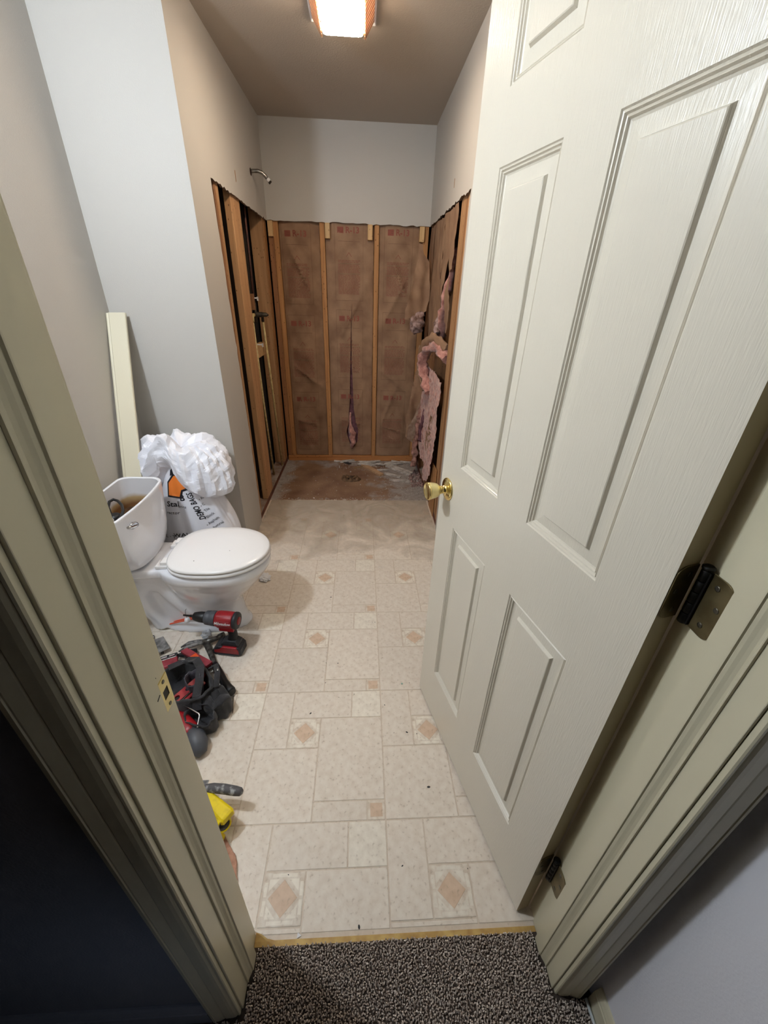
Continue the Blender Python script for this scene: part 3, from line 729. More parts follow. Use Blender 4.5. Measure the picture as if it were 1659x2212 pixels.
inn = [(.214, -.920, -1.091, TZ - .004), (.210, -.922, -1.09, .60), (.200, -.923, -1.09, .54), (.185, -.925, -1.088, .48), (.165, -.93, -1.085, .43), (.12, -.94, -1.08, .40)]
tki = MB(); tki.rings([tank_ring(*a) for a in inn], 0, True, False, True)
def tankin():
    m = mat('tank_inside', srgb(214, 213, 216), .25); nt = m.node_tree; N = nt.nodes; Lk = nt.links; b = N['Principled BSDF']
    tc = N.new('ShaderNodeTexCoord'); sx = N.new('ShaderNodeSeparateXYZ'); Lk.new(tc.outputs['Object'], sx.inputs[0])
    n = N.new('ShaderNodeTexNoise'); n.inputs['Scale'].default_value = 14; Lk.new(tc.outputs['Object'], n.inputs['Vector'])
    a = N.new('ShaderNodeMath'); a.operation = 'MULTIPLY_ADD'; a.inputs[1].default_value = .03; Lk.new(n.outputs['Fac'], a.inputs[0]); Lk.new(sx.outputs[2], a.inputs[2])
    r = N.new('ShaderNodeValToRGB'); e = r.color_ramp.elements; e[0].position = .555; e[0].color = srgb(120, 84, 52); e[1].position = .60; e[1].color = srgb(214, 213, 216)
    x = r.color_ramp.elements.new(.582); x.color = srgb(176, 150, 110)
    Lk.new(a.outputs[0], r.inputs[0]); Lk.new(r.outputs[0], b.inputs['Base Color']); return m
tki.build('tank_liner', tankin(), tko)
wt = MB().rings([tank_ring(.196, -.9235, -1.089, .525)], cap0=False, cap1=True); wt.build('water', mat('rusty_water', srgb(104, 80, 58), .08, col2=srgb(80, 58, 42), nscale=8), toil)
# fill valve, cap, refill loop
vx, vy = [(-0.977, 1.417)][0]; vx += .78; vy -= YT
MB().lathe([(.012, .50), (.012, .60), (.024, .602), (.026, .622), (.020, .632), (.010, .636)], Matrix.Translation((vx, vy, 0)), 18).box(vx - .012, vx + .012, vy - .030, vy + .004, .606, .624).build('fill_valve', M_black, toil, bevel=.002)
cx_, cy_ = [(-0.973, 1.385)][0]; cx_ += .78; cy_ -= YT
MB().lathe([(.015, .585), (.018, .592), (.018, .632), (.014, .641), (.003, .644)], Matrix.Translation((cx_, cy_ - .012, 0)), 20).build('valve_cap', M_plat, toil)
lp_ = [(-0.982, 1.409), (-1.014, 1.455), (-1.036, 1.504), (-1.031, 1.525), (-1.006, 1.512), (-0.972, 1.475), (-0.943, 1.429), (-0.927, 1.387), (-0.924, 1.359), (-0.93, 1.341)]
MB().tube([(x + .78, y - YT, .645 - .05 * (i == 9) - .02 * (i == 0)) for i, (x, y) in enumerate(lp_)], .0056, 10).build('refill_tube', M_black, toil)
# flush lever near the left end of the tank front
lv = MB(); lx = -.897 + .78
lv.lathe([(.014, -.004), (.0145, .006), (.010, .012), (.001, .013)], Matrix.Translation((lx, -.118, .605)) @ Matrix.Rotation(pi / 2, 4, 'Y'), 18)
lv.tube([(lx + .012, -.112, .607), (lx + .016, -.124, .611), (lx + .019, -.140, .616), (lx + .021, -.158, .622), (lx + .021, -.174, .629)], [.0125, .0115, .0085, .0070, .0055], 14)
lv.build('flush_lever', M_chrome, toil)
# seat, lid, hinge posts
st = MB(); E = lambda xb, xf, hw, z: egg(xb, xf, hw, z, pb=3.0, wide=.5)
st.rings([E(-.826, -.414, .178, .3875), E(-.830, -.410, .182, .392), E(-.830, -.410, .182, .401), E(-.824, -.416, .176, .4050)])
st.build('seat', M_seat, toil, bevel=0)
ld = MB(); ld.rings([E(-.820, -.420, .172, .4078), E(-.828, -.412, .181, .4105), E(-.828, -.412, .181, .4180), E(-.822, -.418, .175, .4225), E(-.79, -.445, .15, .4255), E(-.73, -.51, .09, .4270)])
ldo = ld.build('lid', M_seat, toil)
for x, y in ((-.70, -.105), (-.575, -.03)): MB().lathe([(.0022, 0), (.0018, .001)], Matrix.Translation(L(x, y, .4262)), 8).build('speck', M_black, ldo)
for s_ in (-1, 1):
    MB().box(-.868 + .78, -.818 + .78, s_ * .078 - .026, s_ * .078 + .026, .3835, .398).box(-.846 + .78, -.806 + .78, s_ * .078 - .020, s_ * .078 + .020, .394, .414).build('seat_hinge', M_seat, toil, bevel=.003)
MB().lathe([(.006, 0), (.006, .0006)], Matrix.Translation(L(-.955, -.1005, .352)) @ Matrix.Rotation(pi / 2, 4, 'X'), 10).build('bolt_hole', M_hingeb, toil)

# ------------------------------------------------------------ leaning trim board
def lean():
    A = Vector((-1.072, 1.560, .0)); B = Vector((-1.117, 2.078, 1.312)); up = (B - A).normalized()
    wv = Vector((1, .02, 0)); wv = (wv - up * wv.dot(up)).normalized(); nv = wv.cross(up).normalized()
    if nv.y > 0: nv = -nv
    Ln = (B - A).length; W2 = .0425
    pr = [(-W2, 0), (-W2, .008), (-W2 + .006, .0095), (-W2 + .010, .0085), (-W2 + .016, .013), (W2 - .004, .013), (W2, .010), (W2, 0)]
    mb = MB(); mb.rings([[A + wv * a + nv * b + up * t for a, b in pr] for t in (.003, Ln)], smooth=False)
    o = mb.build('trim_board', [mat('board_cream', srgb(222, 214, 190), .45)])
    tag(o, 'long cream moulded trim board leaning in the corner behind the toilet tank', 'board')
lean()

# ------------------------------------------------------------ demolition bag
BC = (-.895, 1.915)
bag = empty('demolition_bag', (BC[0], BC[1], 0), label='white printed demolition rubbish bag with a folded top, behind the toilet', cat='bag')
def bagS(a, z, off=0):
    """body surface: a = angle, z = height"""
    t_ = z / .66
    rx = .215 * (1 - .22 * t_ - .42 * t_ ** 3) + .02 * sin(pi * min(1, t_ * 1.4)); ry = .150 * (1 - .25 * t_ - .25 * t_ ** 3)
    if z < .06: k = .86 + .14 * sqrt(max(0, 1 - (1 - z / .06) ** 2)); rx *= k; ry *= k
    f = 1 + .085 * abs(sin(a * 4.5 + 3 * z)) * (.3 + t_) + .055 * n3(cos(a) * 2.2, sin(a) * 2.2, z * 4, 1.3) + .022 * abs(sin(a * 8 + z * 9)) + .014 * n3(cos(a) * 6, sin(a) * 6, z * 9)
    return Vector(((rx * f + off) * cos(a), (ry * f + off) * sin(a), z))
mb = MB(); NA, NZ = 150, 64
mb.rings([[bagS(2 * pi * k / NA, .68 * j / NZ) for k in range(NA)] for j in range(NZ + 1)], smooth=True, cap1=False)
mb.build('bag_body', M_white, bag)
def crease(p, s, seed=0):
    q = Vector((p[0] * s + seed, p[1] * s, p[2] * s))
    d, _ = noise.voronoi(q, distance_metric='DISTANCE'); return d[1] - d[0]
# crown: the open end flopped over into broad crumpled folds
pf = [(.006, .730), (.035, .752), (.075, .772), (.115, .778), (.150, .760), (.180, .728), (.202, .688), (.213, .642), (.214, .600), (.200, .572), (.160, .560), (.105, .545)]
NA = 110; M_ = 5; R_ = []
for j in range((len(pf) - 1) * M_ + 1):
    q = j / M_; i = min(int(q), len(pf) - 2); f = q - i
    r0 = pf[i][0] * (1 - f) + pf[i + 1][0] * f; z0 = pf[i][1] * (1 - f) + pf[i + 1][1] * f; t_ = j / ((len(pf) - 1) * M_)
    ring = []
    for k in range(NA):
        a = 2 * pi * k / NA
        ridge = 1 - abs(sin(a * 2.5 + .9 + 1.2 * t_)) * .8 + .2 * sin(a * 7 + 5 * t_)      # broad radiating folds
        right = max(0, cos(a + .46)) ** 4; notch = max(0, cos(a - radians(258))) ** 14; left = max(0, cos(a - radians(195))) ** 4
        r = r0 * (1 + .08 * (ridge - .5) * t_ + .12 * right * t_ - .36 * notch * min(1, t_ * 1.3))
        z = z0 - (.060 * right - .125 * notch - .02 * left) * t_ - .026 * (1 - ridge) * min(1, t_ * 2.4) + .010 * ridge - .014 * max(0, cos(a))
        p = Vector((r * cos(a), r * .72 * sin(a), z))
        c1 = crease((cos(a) * 1.9, sin(a) * 1.9, t_ * 1.3), 1.7, 4.1); c2 = crease((p[0] * .7 + p[2] * .7, p[1], (p[2] - p[0]) * 1.5), 9, 2.3); c3 = crease(p, 28, 6.3)
        out = Vector((cos(a) * .75, sin(a) * .75, .55))
        k_ = min(1, t_ * 4 + .25)
        p += out * ((.35 - c1) * .066 + (.33 - c2) * .019 + (.33 - c3) * .003) * k_
        p.y = min(p.y, .176); p.x = max(p.x, -.20)
        ring.append(p)
    R_.append(ring)
tri = MB(); n_ = NA
for j in range(len(R_) - 1):
    for k in range(n_):
        A1, B1, C1, D1 = R_[j][k], R_[j][(k + 1) % n_], R_[j + 1][(k + 1) % n_], R_[j + 1][k]
        tri.add([A1, B1, C1, D1], [(0, 1, 2), (0, 2, 3)] if (A1 - C1).length < (B1 - D1).length else [(0, 1, 3), (1, 2, 3)], 0, False)
ft = tri.build('folded_top', M_white, bag); md = ft.modifiers.new('solid', 'SOLIDIFY'); md.thickness = .0012
FRONT = -pi / 2
def bfn(a0, z0, R=.17, off=.0022):
    # wraps flat artwork (metres) onto the bag body around angle a0
    def f(x, y):
        z = min(.67, max(.01, z0 + y)); return bagS(a0 + x / (R * (1 - .3 * z)), z, off)
    return f
def put(body, size, a0, z0, rot=0, at=(0, 0), **k):
    mb = MB(); put_text(mb, body, size, bfn(a0, z0), 0, rot, at, **k); mb.build('printed_word', M_ink, bag)
put('DEMO BAGS', .038, -1.17, .462, rot=pi / 2 + .20, bold=.0008, shear=.25, squash=.70)
put('Stal', .038, -1.86, .477, bold=.0006)
put('B', .044, -1.53, .511, bold=.0010); put('an-u', .022, -1.58, .466)
put('ractor', .022, -1.87, .432)
put('TAL \u00b7 T', .024, -2.10, .296, bold=.0003); put('WALL', .028, -1.66, .311, rot=.1, bold=.0003)
for i, wd in enumerate(('Mineral', 'Alum', 'C', 'Tile', 'Block', 'Asphalt', 'Industrial')):
    put('\u2022 ' + wd, .018, -.86 - .012 * i, .525 - .034 * i, rot=.55, align='LEFT', at=(-.02, 0))
# plain orange printed field with a dark edge
def patch(pts, off, m, nm):
    fn = bfn(-1.46, .590, off=off)
    V, F = cdt(pts, [], .010, 2); MB().add([fn(v.x, v.y) for v in V], F, 0, True).build(nm, m, bag)
patch([(-.078, -.075), (-.012, -.082), (.0, -.045), (.055, -.040), (.11, -.018), (.085, .03), (.03, .062), (-.05, .040), (-.080, .0)], .0022, M_ink, 'dark_print_edge')
patch([(-.071, -.066), (-.020, -.072), (-.006, -.036), (.055, -.032), (.098, -.014), (.076, .024), (.03, .050), (-.044, .030), (-.072, -.004)], .0030, M_orink, 'orange_print')
patch([(-.066, .030), (-.005, .052), (.012, .078), (-.04, .078), (-.066, .056)], .0030, M_ink, 'dark_print_edge')

# ------------------------------------------------------------ insulation
M_kraft = mat('kraft_paper', srgb(160, 128, 101), .8, col2=srgb(132, 101, 78), nscale=7, bump=.5, bscale=26, bstretch=(1, 1, .5))
M_kraftred = mat('red_brown_print', srgb(142, 80, 66), .8)
M_kraftline = mat('dark_brown_print', srgb(112, 80, 60), .8)
def batt(x0, x1, label, xc, z0s, slit=None, seed=0, ztop=1.905, zoff=0):
    t = empty('insulation_batt', ((x0 + x1) / 2, 3.66, .05), label=label, cat='insulation', group=None)
    ox, oz = (x0 + x1) / 2, .05
    def surf(x, z, off=0):
        k = (x - x0) / (x1 - x0); e = sin(pi * min(1, max(0, k))) ** .6
        y = 3.657 - .016 * e + .016 * n3(x * 2.2 + seed, z * 1.1, seed, 2.4) * e + .009 * n3(x + z * .6, z * .5, seed + 4, 14) * e
        for (fx, fz, dx_, dz_, wd, am) in ((.1, 1.55, .5, -1, .016, .016), (.85, 1.35, -.55, -1, .014, .014), (.2, .75, .8, -.6, .012, .013), (.8, .5, -.4, -1, .013, .014), (.15, .35, 1, -.25, .010, .010)):
            px_ = x - (x0 + (x1 - x0) * ((fx + .13 * seed) % 1)); pz_ = z - (fz + .05 * sin(seed)); L_ = sqrt(dx_ * dx_ + dz_ * dz_); d_ = (px_ * dz_ - pz_ * dx_) / L_; al = (px_ * dx_ + pz_ * dz_) / L_
            y -= 1.5 * am * math.exp(-abs(d_) / wd) * math.exp(-(al / .24) ** 2) * e
        # long soft creases running from the staples
        y += .010 * abs(n3(x * 5 + z * 2.1, z * .8, seed + 8, 1.6)) + .007 * abs(n3(x * 9 - z * 3, z * 1.2, seed + 12, 2.0)) - .006 * abs(n3(x * 3, z * 9, seed + 5, 1.3)) * e - .004 * math.exp(-((n3(x * 2, z, seed + 2, 1.3)) * 9) ** 2)
        y = max(y, 3.6345 if z > 1.85 else 3.604)
        return Vector((x - ox, y - off - 3.66, z - oz))
    poly = jag([(x0 + .001, .052), (x1 - .001, .052), (x1 - .001, ztop), (x0 + .001, ztop)], .03, .002, seed)
    poly = [(min(max(a, x0 + .0008), x1 - .0008), max(b, .0515)) for a, b in poly]
    sheet('kraft_facing', poly, surf, M_kraft, t, holes=[slit] if slit else [], res=.016, seed=seed, thick=0)
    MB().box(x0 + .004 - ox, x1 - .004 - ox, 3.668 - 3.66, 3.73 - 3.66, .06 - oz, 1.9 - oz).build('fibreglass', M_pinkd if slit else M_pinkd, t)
    red = MB(); drk = MB(); rnd = random.Random(seed)
    def q(mb, a, b, c, d, o=.0013):
        n = max(1, int((b - a) / .02)); m_ = max(1, int((d - c) / .02))
        for i in range(n):
            for j in range(m_):
                A_, B_ = a + (b - a) * i / n, a + (b - a) * (i + 1) / n; C_, D_ = c + (d - c) * j / m_, c + (d - c) * (j + 1) / m_
                if slit and (inpoly(((A_ + B_) / 2, (C_ + D_) / 2), slit)): continue
                mb.add([surf(A_, C_, o), surf(B_, C_, o), surf(B_, D_, o), surf(A_, D_, o)], [(0, 1, 2, 3)])
    for zc in z0s:
        big = MB()
        q(big, xc - .085, xc - .040, zc - .018, zc + .020)
        if zc + .03 < ztop or True:
            put_text(big, 'R-13', .055, lambda x, y: surf(xc + .028 + x, zc + y, .0013), bold=.0012)
        big.build('red_print', M_kraftred, t)
        for k in range(2): q(drk, xc - .082, xc - .043, zc - .006 + .012 * k, zc - .004 + .012 * k, .0017)
        q(drk, xc - .08, xc + .085, zc - .070, zc - .068)
        for a in (-.108, .108): q(drk, xc + a - .0008, xc + a + .0008, max(.06, zc - .467), min(zc + .063, ztop - .01))
        if zc - .467 > .06: q(drk, xc - .108, xc + .108, zc - .468, zc - .466)
        if zc + .063 < ztop: q(drk, xc - .108, xc + .108, zc + .062, zc + .064)
        # warning triangle and rows of small print
        tz = zc - .155
        if tz > .1:
            for k in range(7): q(red, xc - .003 * (7 - k) , xc - .003 * (7 - k) + .005, tz - .012 + .004 * k, tz - .008 + .004 * k); q(red, xc + .003 * (7 - k) - .005, xc + .003 * (7 - k), tz - .012 + .004 * k, tz - .008 + .004 * k)
        for r_ in range(24):
            z = zc - .195 - .0098 * r_
            if z < .07: break
            if r_ in (2, 9): q(drk, xc - .085, xc + .085, z, z + .002); continue
            x = xc - .085
            while x < xc + .075:
                w_ = rnd.uniform(.008, .028)
                q(red, x, min(x + w_, xc + .086), z, z + .0042); x += w_ + .004
    if red.v: red.build('small_print', mat('faint_red_print_%d' % seed, srgb(138, 86, 68), .8), t, kind='stuff')
    drk.build('ruled_lines', M_kraftline, t, kind='stuff')
    return t, surf
slit = [(-.0865, 1.355), (-.0905, 1.14), (-.092, .90), (-.083, .655), (-.078, .50), (-.060, .38), (-.038, .30), (-.045, .19), (-.095, .111), (-.118, .17), (-.142, .25), (-.146, .30), (-.125, .36), (-.124, .45), (-.112, .579), (-.108, .80), (-.096, 1.14)]
batt(-.626, -.3235, 'brown paper-faced insulation in the left bay of the back wall beside the pipes', -.50, (1.80, 1.19, .575), seed=3)
tb, sb = batt(-.2835, .0865, 'brown paper-faced insulation in the middle bay, slit down its front', -.105, (1.835, 1.237, .607), slit=slit, seed=6)
batt(.1265, .4565, 'brown paper-faced insulation in the right bay of the back wall', .275, (1.83, 1.226, .600), seed=11)
def blob(path, r, name, m, parent, amp=.35, seg=20, flat=1.0, sc=22, seed=0, sub=6):
    P = [Vector(p) for p in path]; rs = r if hasattr(r, '__len__') else [r] * len(P); Q = []; RR = []
    for i in range(len(P) - 1):
        p0 = P[max(i - 1, 0)]; p1 = P[i]; p2 = P[i + 1]; p3 = P[min(i + 2, len(P) - 1)]
        for k in range(sub):
            t = k / sub
            Q.append(.5 * ((2 * p1) + (-p0 + p2) * t + (2 * p0 - 5 * p1 + 4 * p2 - p3) * t * t + (-p0 + 3 * p1 - 3 * p2 + p3) * t ** 3)); RR.append(rs[i] * (1 - t) + rs[i + 1] * t)
    Q.append(P[-1]); RR.append(rs[-1])
    mb = MB(); mb.tube(Q, RR, seg, flat=flat)
    V2 = []
    for i, v in enumerate(mb.v):
        c_ = Q[min((i // seg), len(Q) - 1)] if i < seg * len(Q) else None
        v = Vector(v); d = (v - (c_ or v)); 
        if d.length < 1e-6: 
            V2.append(v); continue
        k = 1 + amp * n3(v.x + seed, v.y, v.z, sc) * 1.6 + amp * .6 * n3(v.x, v.y + seed, v.z, sc * 2.7)
        V2.append(c_ + d * k)
    # caps reuse ring points: rebuild them from the displaced rings
    n_ = seg; V2[n_ * len(Q):n_ * len(Q) + n_] = V2[:n_]; V2[n_ * len(Q) + n_:] = V2[n_ * (len(Q) - 1):n_ * len(Q)]
    mb.v = V2
    return mb.build(name, m, parent)
ox, oz = (-.2835 + .0865) / 2, .05
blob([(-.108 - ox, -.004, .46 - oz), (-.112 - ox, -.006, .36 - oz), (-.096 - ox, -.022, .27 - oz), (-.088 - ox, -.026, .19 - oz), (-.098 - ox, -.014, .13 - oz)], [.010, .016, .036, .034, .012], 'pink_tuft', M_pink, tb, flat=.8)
ri = empty('insulation_batt', (.515, 3.2, .05), label='torn paper facing and pink fibreglass hanging out of the right alcove wall', cat='insulation')
def RX(amp, base=.5145, seed=1):
    def f(y, z): return Vector((base - .515 - abs(amp * n3(y * 3, z * 1.5, seed, 3)) - .4 * amp * abs(n3(y, z, seed + 5, 16)), y - 3.2, z - .05))
    return f
k1 = jag([(3.01, 1.862), (3.40, 1.864), (3.41, 1.22), (3.33, 1.12), (3.26, 1.17), (3.18, 1.02), (3.10, 1.10), (3.03, 1.0)], .03, .012, 4)
k1 = [(a, min(b, 1.864)) for a, b in k1]
sheet('kraft_facing', k1, RX(.012, .5165), M_kraft, ri, res=.02, seed=2)
k2 = [(a, min(b, 1.864)) for a, b in jag([(3.42, 1.862), (3.612, 1.864), (3.612, .85), (3.55, .70), (3.50, .92), (3.43, 1.0)], .03, .010, 7)]
sheet('kraft_facing', [(min(a, 3.614), b) for a, b in k2], RX(.010, .5165, 3), M_kraft, ri, res=.02, seed=3)
k3 = [(a, min(b, 1.864)) for a, b in jag([(2.612, 1.862), (2.998, 1.864), (3.03, 1.50), (3.06, 1.30), (2.98, 1.18), (2.93, 1.36), (2.86, 1.50), (2.80, 1.62), (2.74, 1.55), (2.66, 1.56), (2.615, 1.66)], .03, .010, 12)]
sheet('kraft_facing', k3, RX(.016, .5155, 6), M_kraft, ri, res=.02, seed=5)
sheet('kraft_facing', jag([(2.62, 1.42), (2.70, 1.52), (2.78, 1.44), (2.74, 1.30), (2.66, 1.22), (2.615, 1.26)], .02, .008, 21), RX(.02, .5135, 9), M_kraft, ri, res=.02, seed=8)
def Rl(pts): return [(x - .515, y - 3.2, z - .05) for x, y, z in pts]
blob(Rl([(.535, 2.66, 1.66), (.530, 2.78, 1.52), (.515, 2.82, 1.40), (.520, 2.86, 1.28), (.545, 2.93, 1.18)]), [.012, .020, .022, .030, .022], 'pink_fibreglass', M_pink, ri, amp=.6, seed=2, flat=.7)
blob(Rl([(.535, 2.64, 1.075), (.490, 2.80, 1.125), (.455, 2.98, 1.085), (.446, 3.06, .985), (.462, 3.03, .88), (.485, 2.95, .80)]),
     [.040, .036, .034, .036, .036, .026], 'pink_fibreglass', M_pink, ri, amp=.55, seed=4, flat=.75, sc=32)
blob(Rl([(.53, 2.68, 1.125), (.480, 2.82, 1.172), (.438, 2.99, 1.130), (.414, 3.08, 1.02), (.424, 3.07, .90), (.455, 3.02, .80)]), [.014, .016, .014, .012, .010, .006], 'kraft_fold', M_kraft, ri, amp=.5, flat=2.0, sc=30)
blob(Rl([(.500, 3.32, .66), (.486, 3.32, .56), (.474, 3.31, .44), (.462, 3.32, .32), (.456, 3.30, .20), (.450, 3.28, .09)]), [.014, .018, .020, .018, .024, .018], 'pink_fibreglass', mat('fibreglass_dusty', srgb(186, 142, 130), .95, col2=srgb(112, 76, 66), nscale=30, bump=1, bscale=100), ri, amp=.75, seed=8)
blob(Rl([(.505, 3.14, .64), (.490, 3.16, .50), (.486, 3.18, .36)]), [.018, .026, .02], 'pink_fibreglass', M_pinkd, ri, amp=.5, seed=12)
blob(Rl([(.450, 3.36, 1.31), (.418, 3.34, 1.25), (.400, 3.33, 1.20), (.376, 3.33, 1.175)]), [.018, .045, .042, .022], 'dusty_tuft', mat('dusty_pink_grey', srgb(176, 150, 146), .95, col2=srgb(104, 78, 68), nscale=34, bump=1, bscale=90), ri, amp=.6, seed=15, sc=34)
blob(Rl([(.512, 2.96, 1.285), (.498, 2.93, 1.255), (.50, 2.88, 1.20)]), [.016, .026, .02], 'dusty_tuft', bpy.data.materials['dusty_pink_grey'], ri, amp=.6, seed=19, sc=34)
fl1 = [(0.405, 1.749), (0.432, 1.742), (0.443, 1.686), (0.488, 1.634), (0.504, 1.479), (0.505, 1.387), (0.489, 1.317), (0.431, 1.284), (0.379, 1.247), (0.325, 1.256), (0.325, 1.316), (0.351, 1.417), (0.377, 1.499), (0.385, 1.596), (0.403, 1.674)]
pkp = [(3.36, 0.869), (3.061, 0.965), (2.772, 0.968), (2.52, 0.955), (2.546, 0.854), (2.564, 0.73), (2.593, 0.58), (2.614, 0.439), (2.659, 0.289), (2.8, 0.159), (2.987, 0.108), (2.978, 0.241), (3.147, 0.236), (3.357, 0.274), (3.541, 0.165), (3.335, 0.117), (3.512, -0.019), (3.804, -0.088), (3.833, 0.041), (3.669, 0.258), (3.532, 0.465), (3.422, 0.615), (3.399, 0.736)]
def RP(y, z):
    b_ = .500 - .515
    return Vector((b_ - .016 * abs(n3(y * 1.2, z, 3, 7)) - .014 * abs(n3(y, z, 8, 19)) - .007 * n3(y, z, 4, 46) - .004, y - 3.2, z - .05))
pkp = [(min(a, 3.60), max(.06, b)) for a, b in pkp]
sheet('pink_fibreglass', jag(pkp, .02, .007, 5), RP, M_pink, ri, res=.013, seed=12, smooth=True)
k5 = [(3.032, 0.673), (2.884, 0.737), (2.756, 0.661), (2.755, 0.509), (2.763, 0.364), (2.89, 0.334), (3.012, 0.461), (3.053, 0.578)]
sheet('kraft_facing', jag(k5, .02, .005, 31), RX(.012, .495, 21), M_kraft, ri, res=.014, seed=22)
def FY(y0, amp, seed):
    def f(x, z): return Vector((x - .515, y0 - 3.2 + amp * n3(x * 4, z * 1.2, seed, 4) * 2 + amp * .7 * abs(n3(x * 2 + z, z * .3, seed + 3, 13)), z - .05))
    return f
sheet('torn_flap', jag(fl1, .02, .003, 4), FY(3.40, .014, 3), M_kraft, ri, res=.014, seed=6)
fl2 = [(0.444, 1.08), (0.485, 1.064), (0.492, 0.926), (0.507, 0.781), (0.496, 0.714), (0.479, 0.571), (0.465, 0.435), (0.429, 0.289), (0.374, 0.335), (0.381, 0.422), (0.369, 0.502), (0.394, 0.613), (0.424, 0.824), (0.445, 0.96)]
sheet('torn_flap', jag(fl2, .02, .004, 9), FY(3.36, .016, 8), M_kraft, ri, res=.014, seed=7)
sheet('torn_flap', jag([(a + .012, b - .01) for a, b in fl2[4:10]], .02, .004, 9), FY(3.345, .010, 18), mat('dusty_kraft', srgb(170, 146, 128), .9, col2=srgb(128, 98, 78), nscale=20, bump=.6, bscale=50), ri, res=.014, seed=7)
MB().box(-.004, .004, -.012, .012, 0, .27, M=Matrix.Translation((-.020, -.33, .46)) @ Matrix.Rotation(-.38, 4, 'X')).build('lath_strip', M_lath, ri)

# ------------------------------------------------------------ plumbing in the left alcove wall
sa = empty('shower_pipe', (XA, 3.24, 2.07), label='bare old chrome shower arm sticking out high on the left alcove wall', cat='shower pipe')
MB().tube([(-.012, 0, 0), (.015, 0, .004), (.045, .002, .006), (.068, .008, .000), (.086, .014, -.014), (.100, .018, -.030)], .0105, 14).build('arm', M_chromed, sa)
MB().tube([(.097, .017, -.0265), (.108, .020, -.040)], .0118, 14).build('thread_tape', M_paper, sa)
MB().tube([(.106, .0197, -.038), (.115, .022, -.048)], .0105, 14).build('threaded_end', M_bronze, sa)
MB().lathe([(.020, .0003), (.020, .0012), (.012, .0016)], Matrix.Rotation(pi / 2, 4, 'Y'), 20).build('wall_hole', M_gap, sa)
va = empty('shower_valve', (-.757, 3.18, 1.27), label='old bronze shower valve with cream pipes between the left wall studs', cat='valve')
MB().tube([(-.018, 0, 0), (.010, 0, 0), (.022, 0, 0), (.045, 0, .001), (.060, 0, .001), (.078, 0, .001), (.092, 0, 0)], [.018, .022, .017, .017, .014, .014, .004], 14).tube([(0, 0, -.05), (0, 0, .075)], .014, 12).build('valve_body', M_bronze, va)
MB().tube([(0, .0, .075), (0, .02, .30), (0, .03, .80), (.03, .055, .803)], .0075, 10).build('riser_pipe', M_copper, va)
MB().tube([(-.004, -.020, -.002), (-.006, -.05, 0), (-.008, -.062, -.010), (-.008, -.062, -.045)], [.012, .012, .013, .013], 12).build('elbow', M_cpvc, va)
MB().tube([(-.008, -.062, -.04), (-.006, -.030, -.6), (.0, .018, -1.231)], .0085, 12).build('supply_pipe', M_cpvc, va)
MB().tube([(.024, .110, -.03), (.028, .165, -.5), (.034, .228, -1.232)], .0085, 12).build('supply_pipe', M_cpvc, va)
MB().tube([(.0, .012, -.01), (.014, .08, -.006), (.024, .110, -.012), (.024, .110, -.05)], .010, 12).build('elbow', M_bronze, va)
for z in (-.20, .10): MB().box(-.02, .03, -.004, .004, z, z + .008).box(.024, .03, -.006, .02, z - .012, z + .012).build('pipe_clip', M_plat, va)

# ------------------------------------------------------------ debris in the alcove
def thing(mb, name, m, label, cat, loc, rot=0, group=None, bevel=0, **k):
    o = mb.build(name, m, None, bevel=bevel, **k); o.location = loc; o.rotation_euler = (0, 0, rot) if not hasattr(rot, '__len__') else rot
    return tag(o, label, cat, group)
FZ = -.004
mb = MB(); NA = 36; R_ = []
for r, z in ((.088, .0), (.083, .010), (.072, .022), (.060, .026), (.052, .012), (.046, -.0)):
    R_.append([(r * (1 + .16 * n3(cos(2 * pi * k / NA) * 2, sin(2 * pi * k / NA) * 2, r * 20)) * cos(2 * pi * k / NA), r * .62 * (1 + .2 * n3(cos(2 * pi * k / NA) * 3, 5, sin(2 * pi * k / NA) * 3)) * sin(2 * pi * k / NA), max(.0, z * (1 + .9 * n3(cos(2 * pi * k / NA) * 4, sin(2 * pi * k / NA) * 4, 3)))) for k in range(NA)])
mb.rings(R_, smooth=False, cap0=False, cap1=False)
dr = empty('drain_stub', (-.095, 3.19, FZ), label='broken brown drain stub on the alcove floor', cat='drain')
mb.build('torn_collar', M_glue, dr); MB().lathe([(.05, .0002), (.05, .0016), (.001, .0016)], Matrix.Diagonal((1, .62, 1, 1)), 24).build('drain_hole', M_dark, dr)
for k in range(5):
    a = k * 1.27; MB().box(-.022, .022, -.008, .008, 0, .006, M=Matrix.Translation((.045 * cos(a), .028 * sin(a), .020)) @ Matrix.Rotation(a * 2, 4, 'Z') @ Matrix.Rotation(.35, 4, 'Y')).build('splinter', M_glue, dr)
def plank(p, q_, w_, t_, name, m, label, cat, group=None, z=FZ, tilt=0):
    d = Vector(q_) - Vector(p); L_ = d.length / 2; c_ = (Vector(p) + Vector(q_)) / 2
    mb = MB(); rnd = random.Random(int(abs(p[0]) * 997 + abs(p[1]) * 77))
    e = [rnd.uniform(-.006, .006) for _ in range(4)]
    pts = [(-L_ + e[0], -w_ / 2), (0, -w_ / 2 + e[2] * .3), (L_ + e[1], -w_ / 2), (L_ + e[2], w_ / 2), (0, w_ / 2 + e[1] * .3), (-L_ + e[3], w_ / 2)]
    mb.prism(pts, 0.0003, t_)
    return thing(mb, name, m, label, cat, (c_.x, c_.y, z), (tilt, 0, math.atan2(d.y, d.x)), group)
plank((.006, 3.524), (.174, 3.277), .045, .016, 'wood_scrap', M_scrap, 'short brown wood offcut lying on dusty alcove floor', 'wood')
plank((-.073, 3.448), (.01, 3.49), .008, .008, 'wood_splinter', M_lath, 'thin pale splinter beside the brown wood offcut', 'wood')
G = 'broken grey board pieces on the alcove floor'
